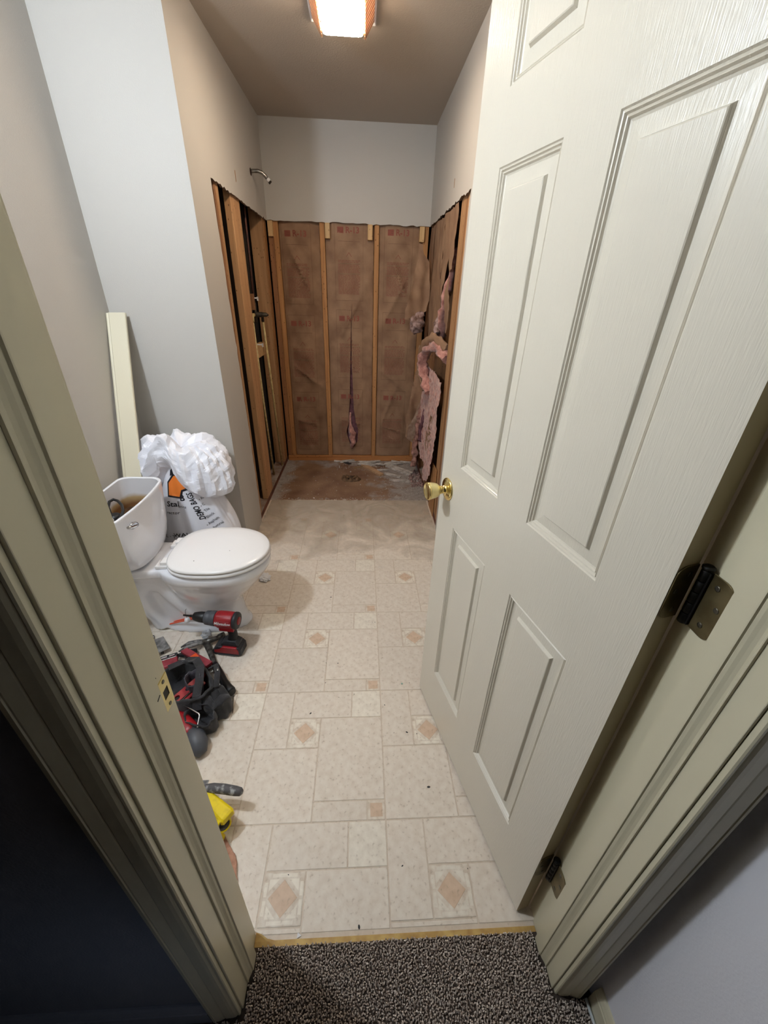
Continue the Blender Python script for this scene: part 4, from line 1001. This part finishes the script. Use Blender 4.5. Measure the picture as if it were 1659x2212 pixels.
GL = 'broken grey board strip at the back right of the alcove floor'
plank((-.17, 3.595), (-.115, 3.545), .035, .006, 'board_shard', M_greyd, 'small dark tile shard at the back of the alcove floor', 'debris')
rnd = random.Random(5)
L1 = [((.226, 3.509), (.425, 3.287)), ((.25, 3.53), (.455, 3.33)), ((.20, 3.33), (.34, 3.24)), ((.24, 3.18), (.41, 3.15))]
LL = ('long grey board strip lying diagonally, nearest the wood offcut', 'long grey board strip lying diagonally, nearest the right wall', 'grey board strip in front of the long diagonal strips', 'foremost grey board strip, near the torn pink insulation')
for (a, b), lb in zip(L1, LL): plank(a, b, .034, .010, 'board_shard', M_shard, lb, 'debris', G)
for k in range(26):
    x = rnd.uniform(.02, .44); y = rnd.uniform(3.50, 3.61) if k < 16 else rnd.uniform(3.35, 3.55)
    if k > 20: x = rnd.uniform(-.22, .02); y = rnd.uniform(3.585, 3.61)
    a = rnd.uniform(-.5, .5); l_ = rnd.uniform(.03, .07)
    x = min(x, .43); 
    plank((x - l_ * cos(a), min(3.622, y - l_ * sin(a))), (x + l_ * cos(a), min(3.622, y + l_ * sin(a))), rnd.uniform(.012, .030), rnd.uniform(.005, .012), 'board_shard', M_shard, GL if x > .02 else 'narrow grey board strip along the back of the alcove floor', 'debris', G, z=FZ + .0028 * (k % 4))
def crumbs(name, areas, m, label, cat, z0, seed=2, smin=.002, smax=.006):
    rnd = random.Random(seed); V = []; F = []
    for (x0, x1, y0, y1, n) in areas:
        for _ in range(n):
            x, y = rnd.uniform(x0, x1), rnd.uniform(y0, y1); s_ = rnd.uniform(smin, smax) * (1 if rnd.random() < .85 else 1.9)
            o = len(V); a = rnd.uniform(0, 3)
            for k in range(4): V.append((x + s_ * cos(a + k * 1.57) * rnd.uniform(.5, 1), y + s_ * sin(a + k * 1.57) * rnd.uniform(.5, 1), z0))
            V.append((x + rnd.uniform(-.3, .3) * s_, y + rnd.uniform(-.3, .3) * s_, z0 + s_ * rnd.uniform(.4, 1)))
            F += [(o, o + 1, o + 4), (o + 1, o + 2, o + 4), (o + 2, o + 3, o + 4), (o + 3, o, o + 4)]
    me = bpy.data.meshes.new(name); me.from_pydata(V, [], F); me.materials.append(m)
    o = bpy.data.objects.new(name, me); COL.objects.link(o); return tag(o, label, cat, kind='stuff')
crumbs('plaster_crumbs', [(-.68, .50, 2.795, 2.83, 260), (.15, .50, 2.85, 3.6, 700), (-.69, -.60, 2.83, 3.6, 260), (-.25, .45, 3.4, 3.625, 420), (.40, .505, 2.90, 3.40, 420), (-.6, .2, 2.83, 3.4, 90)], M_crumb,
       'grey plaster crumbs and dust scattered over the alcove floor', 'rubble', FZ)
crumbs('pink_rubble', [(.42, .60, 3.05, 3.38, 260)], mat('pinkish_rubble', srgb(170, 138, 130), .95, col2=srgb(90, 76, 74), nscale=60), 'pinkish grey rubble heaped under the torn insulation', 'rubble', FZ, seed=9, smin=.006, smax=.022)
crumbs('plate_dust', [(-.70, -.69, 2.2, 2.78, 40)], M_crumb, 'plaster grit along the left edge of the vinyl floor', 'rubble', .0004, seed=4)
V = []
gp = [(0.221, 0.708), (-0.151, 1.119), (0.09, 1.011), (-0.092, 1.049), (-0.197, 0.983), (-0.157, 1.221), (-0.105, 1.218), (0.119, 0.896), (-0.006, 0.385), (-0.203, 0.497), (0.116, 0.505), (0.301, 0.492), (0.167, 0.897), (0.203, 0.89), (-0.035, 2.087), (0.053, 1.461), (-0.165, 1.652), (0.198, 1.11), (0.064, 1.464), (-0.031, 1.062)]
mb = MB()
for i, (x, y) in enumerate(gp):
    s_ = (.005, .0022, .003, .0018)[i % 4] if i else .006
    mb.lathe([(s_, 0), (s_ * .7, .0012), (.0001, .0016)], Matrix.Translation((x, y, .0005)) @ Matrix.Rotation(i, 4, 'Z') @ Matrix.Diagonal((1, .55, 1, 1)), 7)
o = mb.build('dark_grit', M_greyd); tag(o, 'dark grit specks scattered on the patterned vinyl floor', 'grit', kind='stuff')

# ------------------------------------------------------------ small scraps
def wad(name, m, label, cat, loc, r, seed, flat=.6, parts=None, s=9):
    bm = bmesh.new(); bmesh.ops.create_icosphere(bm, subdivisions=4, radius=1)
    for v in bm.verts:
        c_ = crease(v.co, 1.4, seed); k = .72 + .5 * c_ + .18 * n3(v.co.x, v.co.y, v.co.z + seed, 3)
        v.co = Vector((v.co.x * r * k, v.co.y * r * k, max(-r * flat * .62, v.co.z * r * flat * k)))
    zmin = min(v.co.z for v in bm.verts)
    for v in bm.verts: v.co.z -= zmin
    me = bpy.data.meshes.new(name); bm.to_mesh(me); bm.free(); me.materials.append(m)
    o = bpy.data.objects.new(name, me); COL.objects.link(o); o.location = loc; return tag(o, label, cat)
wad('paper_scrap', M_paper, 'crumpled white paper scrap on the floor beyond the toilet bowl', 'paper', (-.545, 1.81, .0006), .038, 3, flat=.45)
wad('plastic_wad', M_clear, 'crumpled clear plastic film beside the hammer head', 'plastic', (-.722, 1.385, .0006), .026, 5, flat=.8)
gx, gy = [(0.167, 1.107)][0]
o = MB().lathe([(.0045, 0), (.004, .0006), (.0001, .0008)], Matrix.Translation((gx, gy, .0005)), 12).build('green_dot', mat('pale_green', srgb(150, 176, 160), .6)); tag(o, 'small pale green paint dot on the floor near the door', 'spot')
wad('tissue_wad', M_paper, 'crumpled white tissue behind the plaster-caked blade', 'tissue', (-.985, 1.352, .0006), .040, 8, flat=.8)
x, y = [(-0.156, 0.374)][0]
thing(MB().prism([(-.006, -.004), (.005, .001), (-.005, .007)], 0, .0008), 'plaster_chip', M_paper, 'tiny white triangular chip at the edge of the vinyl', 'chip', (x, y, .0036 if y < .369 else .0006))

# ------------------------------------------------------------ cordless drill
dl = empty('cordless_drill', (-.585, 1.302, .0006), (0, 0, radians(-9)), 'red and black cordless drill standing on its battery in front of the toilet', 'drill')
RY = Matrix.Rotation(pi / 2, 4, 'Y')
ZA = .172
def AX(x0): return Matrix.Translation((x0, .012, ZA)) @ RY
side = [(-.072, .010), (-.066, .0), (.048, .0), (.060, .006), (.060, .038), (.050, .050), (-.040, .050), (-.058, .038), (-.072, .020)]
mb = MB(); ys = [(-.034, .86), (-.030, 1), (.030, 1), (.034, .86)]
cx = -.006; cz = .025
mb.rings([[(cx + (x - cx) * s_, y, max(0, cz + (z - cz) * s_)) for x, z in side] for y, s_ in ys], smooth=False)
bt = mb.build('battery', M_greyd, dl, bevel=.002)
mb = MB(); s2 = [(-.060, .016), (.052, .016), (.052, .036), (.042, .0515), (-.020, .0515), (-.032, .040), (-.060, .030)]
mb.rings([[(x, y, z) for x, z in s2] for y in (-.0352, .0352)], smooth=False); mb.build('battery_shell', M_red, bt, bevel=.002)
MB().box(-.045, .035, -.0362, -.0350, .005, .010).build('battery_trim', M_grey, bt)
mb = MB(); mb.rings([[(-.030, -.026, .0505), (.050, -.026, .0505), (.050, .026, .0505), (-.030, .026, .0505)], [(-.028, -.025, .062), (.048, -.025, .062), (.048, .025, .062), (-.028, .025, .062)], [(-.006, -.019, .076), (.036, -.019, .076), (.036, .019, .076), (-.006, .019, .076)]], smooth=False)
mb.build('foot', M_greyd, dl, bevel=.003)
mb = MB(); R_ = []
for k in range(11):
    t_ = k / 10; cx_ = .014 - .004 * t_ + .010 * sin(pi * t_) * 1 - .012 * t_ ** 2; cy_ = .000 + .012 * t_; z = .070 + .078 * t_; rx = .020 + .004 * (t_ - .5) ** 2 * 4; ry = .016 + .003 * t_
    R_.append([(cx_ + rx * cos(2 * pi * j / 18), cy_ + ry * sin(2 * pi * j / 18), z) for j in range(18)])
mb.rings(R_); mb.build('grip', M_black, dl)
MB().rings([[(-.020 + .008 * cos(a), .012 + .008 * sin(a), z) for a in [2 * pi * k / 10 for k in range(10)]] for z in (.118, .146)]).build('trigger', M_greyd, dl)
mh = MB().lathe([(.026, -.046), (.034, -.042), (.0365, -.03), (.0370, .0), (.0365, .030), (.034, .036)], AX(0), 26).box(-.030, .034, -.012, .036, ZA - .046, ZA - .020)
mho = mh.build('motor_housing', M_red, dl, bevel=0)
for a in (.5, 1.1, 1.7, 2.3): MB().box(-.034, .026, -.0015, .0015, -.0012, .0012, M=Matrix.Translation((0, .012, ZA)) @ Matrix.Rotation(a, 4, 'X') @ Matrix.Translation((0, 0, .0365))).build('housing_rib', M_redp, mho)
MB().lathe([(.033, .034), (.0372, .036), (.0378, .045), (.0355, .051), (.030, .053), (.018, .0535)], AX(0), 26).build('rear_cap', M_greyd, dl)
MB().lathe([(.0175, .0532), (.0175, .0550), (.003, .0552)], AX(0), 20).build('cap_badge', M_red, dl)
MB().lathe([(.0265, -.094), (.030, -.090), (.0315, -.074), (.0300, -.072), (.0325, -.066), (.0335, -.048), (.0330, -.044)], AX(0), 26).build('gear_collar', M_grey, dl)
MB().lathe([(.012, -.150), (.0175, -.146), (.0205, -.134), (.0235, -.118), (.0240, -.098), (.0225, -.094)], AX(0), 22).build('chuck', M_black, dl)
MB().tube([(-.196, .012, ZA), (-.150, .012, ZA)], [.0035, .0042], 8).tube([(-.165, .012, ZA), (-.150, .012, ZA)], [.0055, .006], 10).build('driver_bit', M_hingeb, dl)
lt = MB()
def cyl(x, y):
    a = y / .0372; return Vector((x - .004, .012 - .0376 * cos(a + .22), ZA + .0376 * sin(a + .22)))
put_text(lt, 'Milwaukee', .0165, cyl, shear=.25, bold=.0003); lt.add([cyl(-.024, -.0075), cyl(.022, -.0075), cyl(.022, -.0065), cyl(-.024, -.0065)], [(0, 1, 2, 3)])
lt.build('white_lettering', M_paper, mho)
hk = empty('hook_cap', (-.7775, 1.3645, .128), label='small white plastic cap hanging by a bent wire from the drill bit', cat='cap')
MB().lathe([(.0125, -.010), (.0125, -.004), (.0105, .004), (.006, .009), (.0012, .0105)], Matrix.Identity(4), 20).build('cap', M_plat, hk)
MB().tube([(0, 0, .009), (0, .001, .042), (.0005, .005, .0495), (.001, .011, .0500), (.0012, .0150, .0478)], .0010, 6).build('wire', M_steel, hk)
for k, (dy, lb) in enumerate(((0, 'red-orange stick leaning on the toilet foot, nearer the wall'), (-.012, 'red-orange stick leaning on the toilet foot, nearer the tools'))):
    mb = MB(); mb.tube([(-.967, 1.463 + dy, .0040 + .0), (-.775, 1.4155 + dy, .094)], .0034, 6, smooth=False)
    o = mb.build('orange_stick', M_redstk); tag(o, lb, 'stick', 'orange sticks by the toilet')

# ------------------------------------------------------------ claw hammer
hm = empty('claw_hammer', (-.692, 1.316, .0006), label='claw hammer with plaster-caked head and black rubber grip', cat='hammer')
def HL(x, y, z): return Vector((x + .692, y - 1.316, z))
MB().tube([HL(-.632, 1.372, .024), HL(-.640, 1.366, .024), HL(-.652, 1.357, .024), HL(-.66, 1.352, .024)], [.0145, .0155, .0150, .011], 16).tube([HL(-.658, 1.353, .024), HL(-.685, 1.338, .024), HL(-.715, 1.325, .024)], [.0105, .013, .015], 12).build('hammer_head', M_steel, hm)
for s_ in (-1, 1):
    MB().tube([HL(-.708, 1.329, .026), HL(-.738, 1.316 + s_ * .006, .034), HL(-.770, 1.302 + s_ * .012, .036), HL(-.800, 1.286 + s_ * .012, .026)], [.0125, .0105, .008, .004], 10, flat=.8).build('claw', M_plast, hm)
MB().tube([HL(-.697, 1.320, .024), HL(-.665, 1.270, .022), HL(-.628, 1.212, .020), HL(-.618, 1.196, .020)], [.0145, .0115, .0105, .0105], 12, flat=.62).build('shaft', M_steel, hm)
MB().tube([HL(-.627, 1.210, .0205), HL(-.612, 1.188, .021), HL(-.585, 1.150, .021), HL(-.560, 1.117, .021), HL(-.535, 1.088, .0215), HL(-.522, 1.074, .0215), HL(-.514, 1.065, .0215)], [.012, .0155, .0170, .0162, .0175, .0200, .0165], 18).build('rubber_grip', M_black, hm)
# short dark-handled tool under the hammer
k2_ = MB().tube([(-.80, 1.262, .018), (-.775, 1.266, .018), (-.748, 1.277, .018), (-.728, 1.289, .018)], [.007, .014, .015, .009], 12)
ph = k2_.build('screwdriver_handle', M_greyd); tag(ph, 'short dark grey tool handle lying under the hammer claw', 'tool handle')

# ------------------------------------------------------------ taping blade
tbk = empty('taping_knife', (-.90, 1.32, 0), label='plaster-smeared steel taping blade lying at the left of the tools', cat='putty knife')
MB().rings([[(-.047, .036, z + .006), (-.012, .056, z + .006), (.052, -.022, z + .016), (.008, -.056, z + .016)] for z in (.008, .0092)], smooth=False).build('blade', M_plast, tbk)
MB().tube([(-.055, .05, .014), (-.10, .06, .014), (-.15, .07, .014)], [.010, .014, .012], 12).build('handle', M_greyd, tbk)
MB().box(-.008, .004, -.040, .042, .0006, .013, M=Matrix.Rotation(.6, 4, 'Z')).build('blade_back', M_greyd, tbk)

# ------------------------------------------------------------ red box tool with a chrome rail
rb = empty('red_box_tool', (-.838, 1.196, .0006), (0, 0, radians(24)), 'dusty red box-shaped tool with a chrome rail, against the black pouch', 'tool')
MB().box(-.062, .062, -.028, .020, 0, .046).build('body', M_redp, rb, bevel=.005)
MB().box(-.066, .064, .0205, .036, .020, .046).build('black_rail', M_greyd, rb, bevel=.002)
for k in range(4): MB().box(-.058 + .030 * k, -.036 + .030 * k, .0205, .032, .0465, .0505).build('chrome_catch', M_chrome, rb, bevel=.001)
MB().box(-.064, .060, .0085, .0150, .0463, .0495).build('chrome_strip', M_chrome, rb, bevel=.0008)
# red bar tool with orange button
rt = empty('red_bar_tool', (-.705, 1.232, .0006), (0, 0, radians(-28)), 'flat dark red bar tool with an orange button, behind the pouch', 'tool')
MB().rings([[(-.085, -.012, z), (.075, -.020, z), (.080, .010, z), (-.075, .016, z)] for z in (0.028, .044)], smooth=False).build('bar', M_redp, rt, bevel=.003)
MB().box(-.07, .07, -.012, .008, .0, .028).build('under_body', M_greyd, rt, bevel=.003)
MB().box(-.012, .022, -.024, .004, .0442, .052, M=Matrix.Rotation(-.25, 4, 'Z')).build('orange_button', M_orng, rt, bevel=.002)

# ------------------------------------------------------------ black tool pouch
pc = empty('tool_pouch', (-.665, 1.065, 0), label='black nylon tool pouch slumped open on the floor behind the door jamb', cat='tool bag')
def pocket(name, cx, cy, rx, ry, h, rot=0, lean_=(0, 0), seed=0, m=M_fab, open_=True, amp=.10, n=40):
    mb = MB(); R_ = []; c, s_ = cos(rot), sin(rot)
    lev = [(.86, 0), (.97, .06), (1.0, .2), (1.02, .4), (1.0, .6), (.97, .8), (.98, .96), (.96, 1.0)] + ([(.88, .99), (.86, .85), (.80, .5), (.74, .18), (.3, .13)] if open_ else [(.8, 1.06), (.4, 1.1)])
    for k, t_ in lev:
        ring = []
        for j in range(n):
            a = 2 * pi * j / n; f = k * (1 + amp * n3(cos(a) * 1.6 + seed, sin(a) * 1.6, t_ * 1.5, 1.4) * 2 + amp * .35 * n3(cos(a) * 5, sin(a) * 5 + seed, t_ * 4))
            x = rx * f * cos(a); y = ry * f * sin(a)
            z = h * t_ * (1 + .22 * n3(cos(a), sin(a), seed + 1, 1.5))
            ring.append((cx + x * c - y * s_ + lean_[0] * t_, cy + x * s_ + y * c + lean_[1] * t_, max(.0006, z)))
        R_.append(ring)
    mb.rings(R_); return mb.build(name, m, pc)
pocket('main_pocket', -.02, .0, .125, .085, .095, rot=-.5, seed=2)
pocket('side_pocket', .115, -.055, .055, .045, .075, rot=-.6, seed=5, open_=False)
pocket('front_pocket', .075, -.115, .062, .042, .070, rot=-.35, lean_=(.006, -.012), seed=9)
pocket('grey_divider', .015, .005, .045, .030, .112, rot=-1.1, seed=14, m=M_fabg)
def strap(path, w_, name='strap', m=M_fab, r=.0022):
    mb = MB(); P = [Vector(p) for p in path]; R_ = []
    for i, p in enumerate(P):
        t_ = (P[min(i + 1, len(P) - 1)] - P[max(i - 1, 0)]).normalized(); a = t_.cross(Vector((0, 0, 1))).normalized(); u_ = a.cross(t_)
        R_.append([p + a * w_ / 2 + u_ * r, p - a * w_ / 2 + u_ * r, p - a * w_ / 2 - u_ * r, p + a * w_ / 2 - u_ * r])
    mb.rings(R_, smooth=False); return mb.build(name, m, pc)
strap([(-.09, .10, .05), (-.05, .108, .088), (.0, .085, .118), (.035, .040, .128), (.050, -.02, .118), (.052, -.07, .095), (.06, -.10, .06)], .030)
strap([(-.12, .16, .004), (-.085, .155, .030), (-.05, .13, .070), (-.06, .09, .098), (-.10, .06, .10)], .028)
strap([(.03, .118, .03), (.072, .085, .085), (.100, .03, .108), (.112, -.03, .096)], .020)
MB().tube([(.098, .045, .112), (.101, .03, .1135)], .003, 8).build('rivet', M_chrome, pc)
# tools held in the pouch
rp = empty('red_snips', (-.675, 1.03, .075), (radians(18), 0, radians(60)), 'bright red tool handles with cut-outs poking from the pouch', 'snips')
mb = MB()
h1 = [(-.060, -.012), (.055, -.018), (.066, -.004), (.060, .012), (-.045, .016), (-.062, .006)]
V, F = cdt(h1, [[(-.030 + .012 * cos(a), .001 + .008 * sin(a)) for a in [2 * pi * k / 12 for k in range(12)]], [(.020 + .013 * cos(a), -.001 + .008 * sin(a)) for a in [2 * pi * k / 12 for k in range(12)]]], 0)
mb.add([(v.x, v.y, 0) for v in V], F); o = mb.build('red_handle', M_red, rp); md = o.modifiers.new('s', 'SOLIDIFY'); md.thickness = .012; md.offset = 0
MB().box(-.02, .075, -.034, -.022, -.006, .006).build('red_handle', M_red, rp, bevel=.003)
MB().box(-.075, .06, -.0205, -.0185, -.002, .009).build('steel_edge', M_steel, rp)
MB().box(.062, .10, -.012, .014, -.008, .008).build('red_jaw', M_red, rp, bevel=.003)
hx = MB().tube([(-.650, .972, .082), (-.612, .952, .082), (-.586, .938, .080), (-.583, .934, .078), (-.582, .928, .076), (-.580, .905, .070), (-.578, .893, .067)], .0026, 8)
o = hx.build('hex_key', M_chrome); tag(o, 'thin bent chrome hex key lying across the front pocket of the pouch', 'hex key')

# ------------------------------------------------------------ red and grey handle at the jamb
sw = empty('red_grey_grip_tool', (-.62, .90, .0006), label='red tool with a dark grey moulded grip end, nearest below the black pouch', cat='tool')
def SL(x, y, z): return Vector((x + .62, y - .90, z))
MB().tube([SL(-.76, 1.0, .04), SL(-.70, .962, .042), SL(-.65, .930, .044), SL(-.612, .902, .044), SL(-.592, .886, .042)], [.022, .030, .032, .030, .026], 12, flat=.75).build('red_body', M_red, sw)
MB().tube([SL(-.604, .898, .042), SL(-.585, .878, .040), SL(-.568, .855, .034), SL(-.562, .838, .026), SL(-.570, .822, .018)], [.027, .033, .034, .028, .014], 14, flat=.8).build('grey_grip', M_grey, sw)
MB().tube([SL(-.66, .885, .028), SL(-.63, .868, .022), SL(-.60, .845, .018), SL(-.585, .825, .016)], [.016, .018, .018, .013], 12).build('grey_guard', M_greyd, sw)
nl = MB().lathe([(.0034, 0), (.0034, .0012), (.0016, .003), (.0016, .066), (.0014, .070), (.0002, .078)], Matrix.Rotation(0, 4, 'X'), 10)
o = thing(nl, 'nail', M_bronze, 'single brown nail on the floor beside the pouch', 'nail', (-.511, 1.064, .0042), 0)
o.rotation_euler = Vector((.019, -.076, -.0026)).to_track_quat('Z', 'Y').to_euler()

# ------------------------------------------------------------ putty knife and yellow tool
kn = empty('putty_knife', (-.50, .70, .07), label='putty knife with a plaster-stained dark grey rounded handle', cat='putty knife')
def KL(x, y, z): return Vector((x + .50, y - .70, z - .07))
MB().tube([KL(-.492, .690, .078), KL(-.480, .688, .080), KL(-.455, .686, .083), KL(-.42, .682, .083), KL(-.385, .676, .082), KL(-.368, .673, .082), KL(-.362, .672, .082)], [.007, .0105, .0135, .0140, .0135, .0115, .006], 18).build('handle', M_plast if False else mat('stained_handle', srgb(84, 82, 84), .65, col2=srgb(168, 168, 168), nscale=60, lo=.5, hi=.66, bump=.4, bscale=160), kn)
MB().rings([[KL(-.520, .712, z), KL(-.476, .712, z), KL(-.476, .690, z), KL(-.520, .682, z)] for z in (.0770, .0785)], smooth=False).build('blade', M_plast, kn)
MB().rings([[KL(-.60, .740, z), KL(-.515, .712, z), KL(-.515, .686, z), KL(-.60, .66, z)] for z in (.0772, .0783)], smooth=False).build('blade', M_plast, kn)
ye = empty('yellow_frame_tool', (-.45, .66, 0), label='yellow steel-ended tool with a round socket, lying below the putty knife', cat='tool')
def YL(x, y, z): return Vector((x + .45, y - .66, z))
A_ = Vector((-.56, .735, .060)); B_ = Vector((-.392, .612, .076)); d = (B_ - A_).normalized(); sdv = d.cross(Vector((0, 0, 1))).normalized(); uu = sdv.cross(d)
def YR(p, w_, h_): return [YL(*(p + sdv * a + uu * b)) for a, b in ((-w_, -h_), (w_, -h_), (w_, h_ * .5), (w_ * .7, h_), (-w_ * .7, h_), (-w_, h_ * .5))]
MB().rings([YR(A_, .012, .010), YR(A_.lerp(B_, .4), .014, .011), YR(A_.lerp(B_, .75), .019, .012), YR(B_, .022, .012), YR(B_ + d * .008, .018, .009)], smooth=False).build('yellow_arm', M_yel, ye, bevel=.002)
ax = Vector((.55, -.62, .30)).normalized(); cc = Vector((-.402, .600, .062))
Mq = Matrix.Translation(YL(*cc)) @ ax.to_track_quat('Z', 'Y').to_matrix().to_4x4()
MB().lathe([(.0001, -.031), (.016, -.030), (.0205, -.028), (.0220, .004), (.0212, .009), (.0172, .010), (.0165, -.010), (.0001, -.011)], Mq, 28).build('socket_ring', M_yel, ye)
MB().lathe([(.0001, -.0108), (.0162, -.0100), (.0164, .0070), (.0135, .0080), (.0128, -.006), (.0001, -.007)], Mq, 28).build('steel_socket', M_steel, ye)
MB().tube([YL(-.440, .618, .045), YL(-.428, .600, .028), YL(-.414, .586, .014), YL(-.402, .584, .011)], [.014, .013, .012, .009], 10, smooth=False).build('yellow_foot', M_yel, ye, bevel=.002)
MB().tube([YL(-.56, .70, .045), YL(-.50, .665, .055), YL(-.44, .625, .055)], .004, 8).build('steel_rod', M_steel, ye)
# torn pink-brown paper and white strip by the jamb
pk = [(-0.416, 0.6), (-0.402, 0.592), (-0.391, 0.578), (-0.376, 0.562), (-0.361, 0.547), (-0.351, 0.529), (-0.347, 0.51), (-0.339, 0.49), (-0.338, 0.475), (-0.355, 0.5), (-0.371, 0.53), (-0.39, 0.556), (-0.414, 0.582)]
pk = [(a, b) for a, b in pk]
o = sheet('torn_paper_strip', jag(pk, .01, .002, 3), lambda x, y: Vector((x, y, .006 + .007 * abs(n3(x, y, 1, 40)) + .003 * n3(x, y, 4, 90))), mat('pink_brown_paper', srgb(196, 150, 126), .8, col2=srgb(150, 104, 80), nscale=40), res=.006, thick=.001)
tag(o, 'torn pinkish brown paper strip on the floor by the left jamb', 'paper')
wp = [(-0.419, 0.587), (-0.404, 0.576), (-0.388, 0.557), (-0.375, 0.538), (-0.373, 0.527), (-0.39, 0.544), (-0.406, 0.565)]
o = sheet('white_strip', wp, lambda x, y: Vector((x, y, .0022)), M_paper, res=.01, thick=.0012); tag(o, 'small white plastic strip partly hidden by the left jamb', 'plastic')
# white cable along the right hallway baseboard
o = MB().tube([(.515, .262 - .02, .020), (.517, .225, .014), (.518, .20, .013), (.515, .12, .012), (.512, .0, .012), (.50, -.4, .012)], .0035, 8).build('white_cable', M_cable)
tag(o, 'thin white cable running along the right hallway baseboard', 'cable')
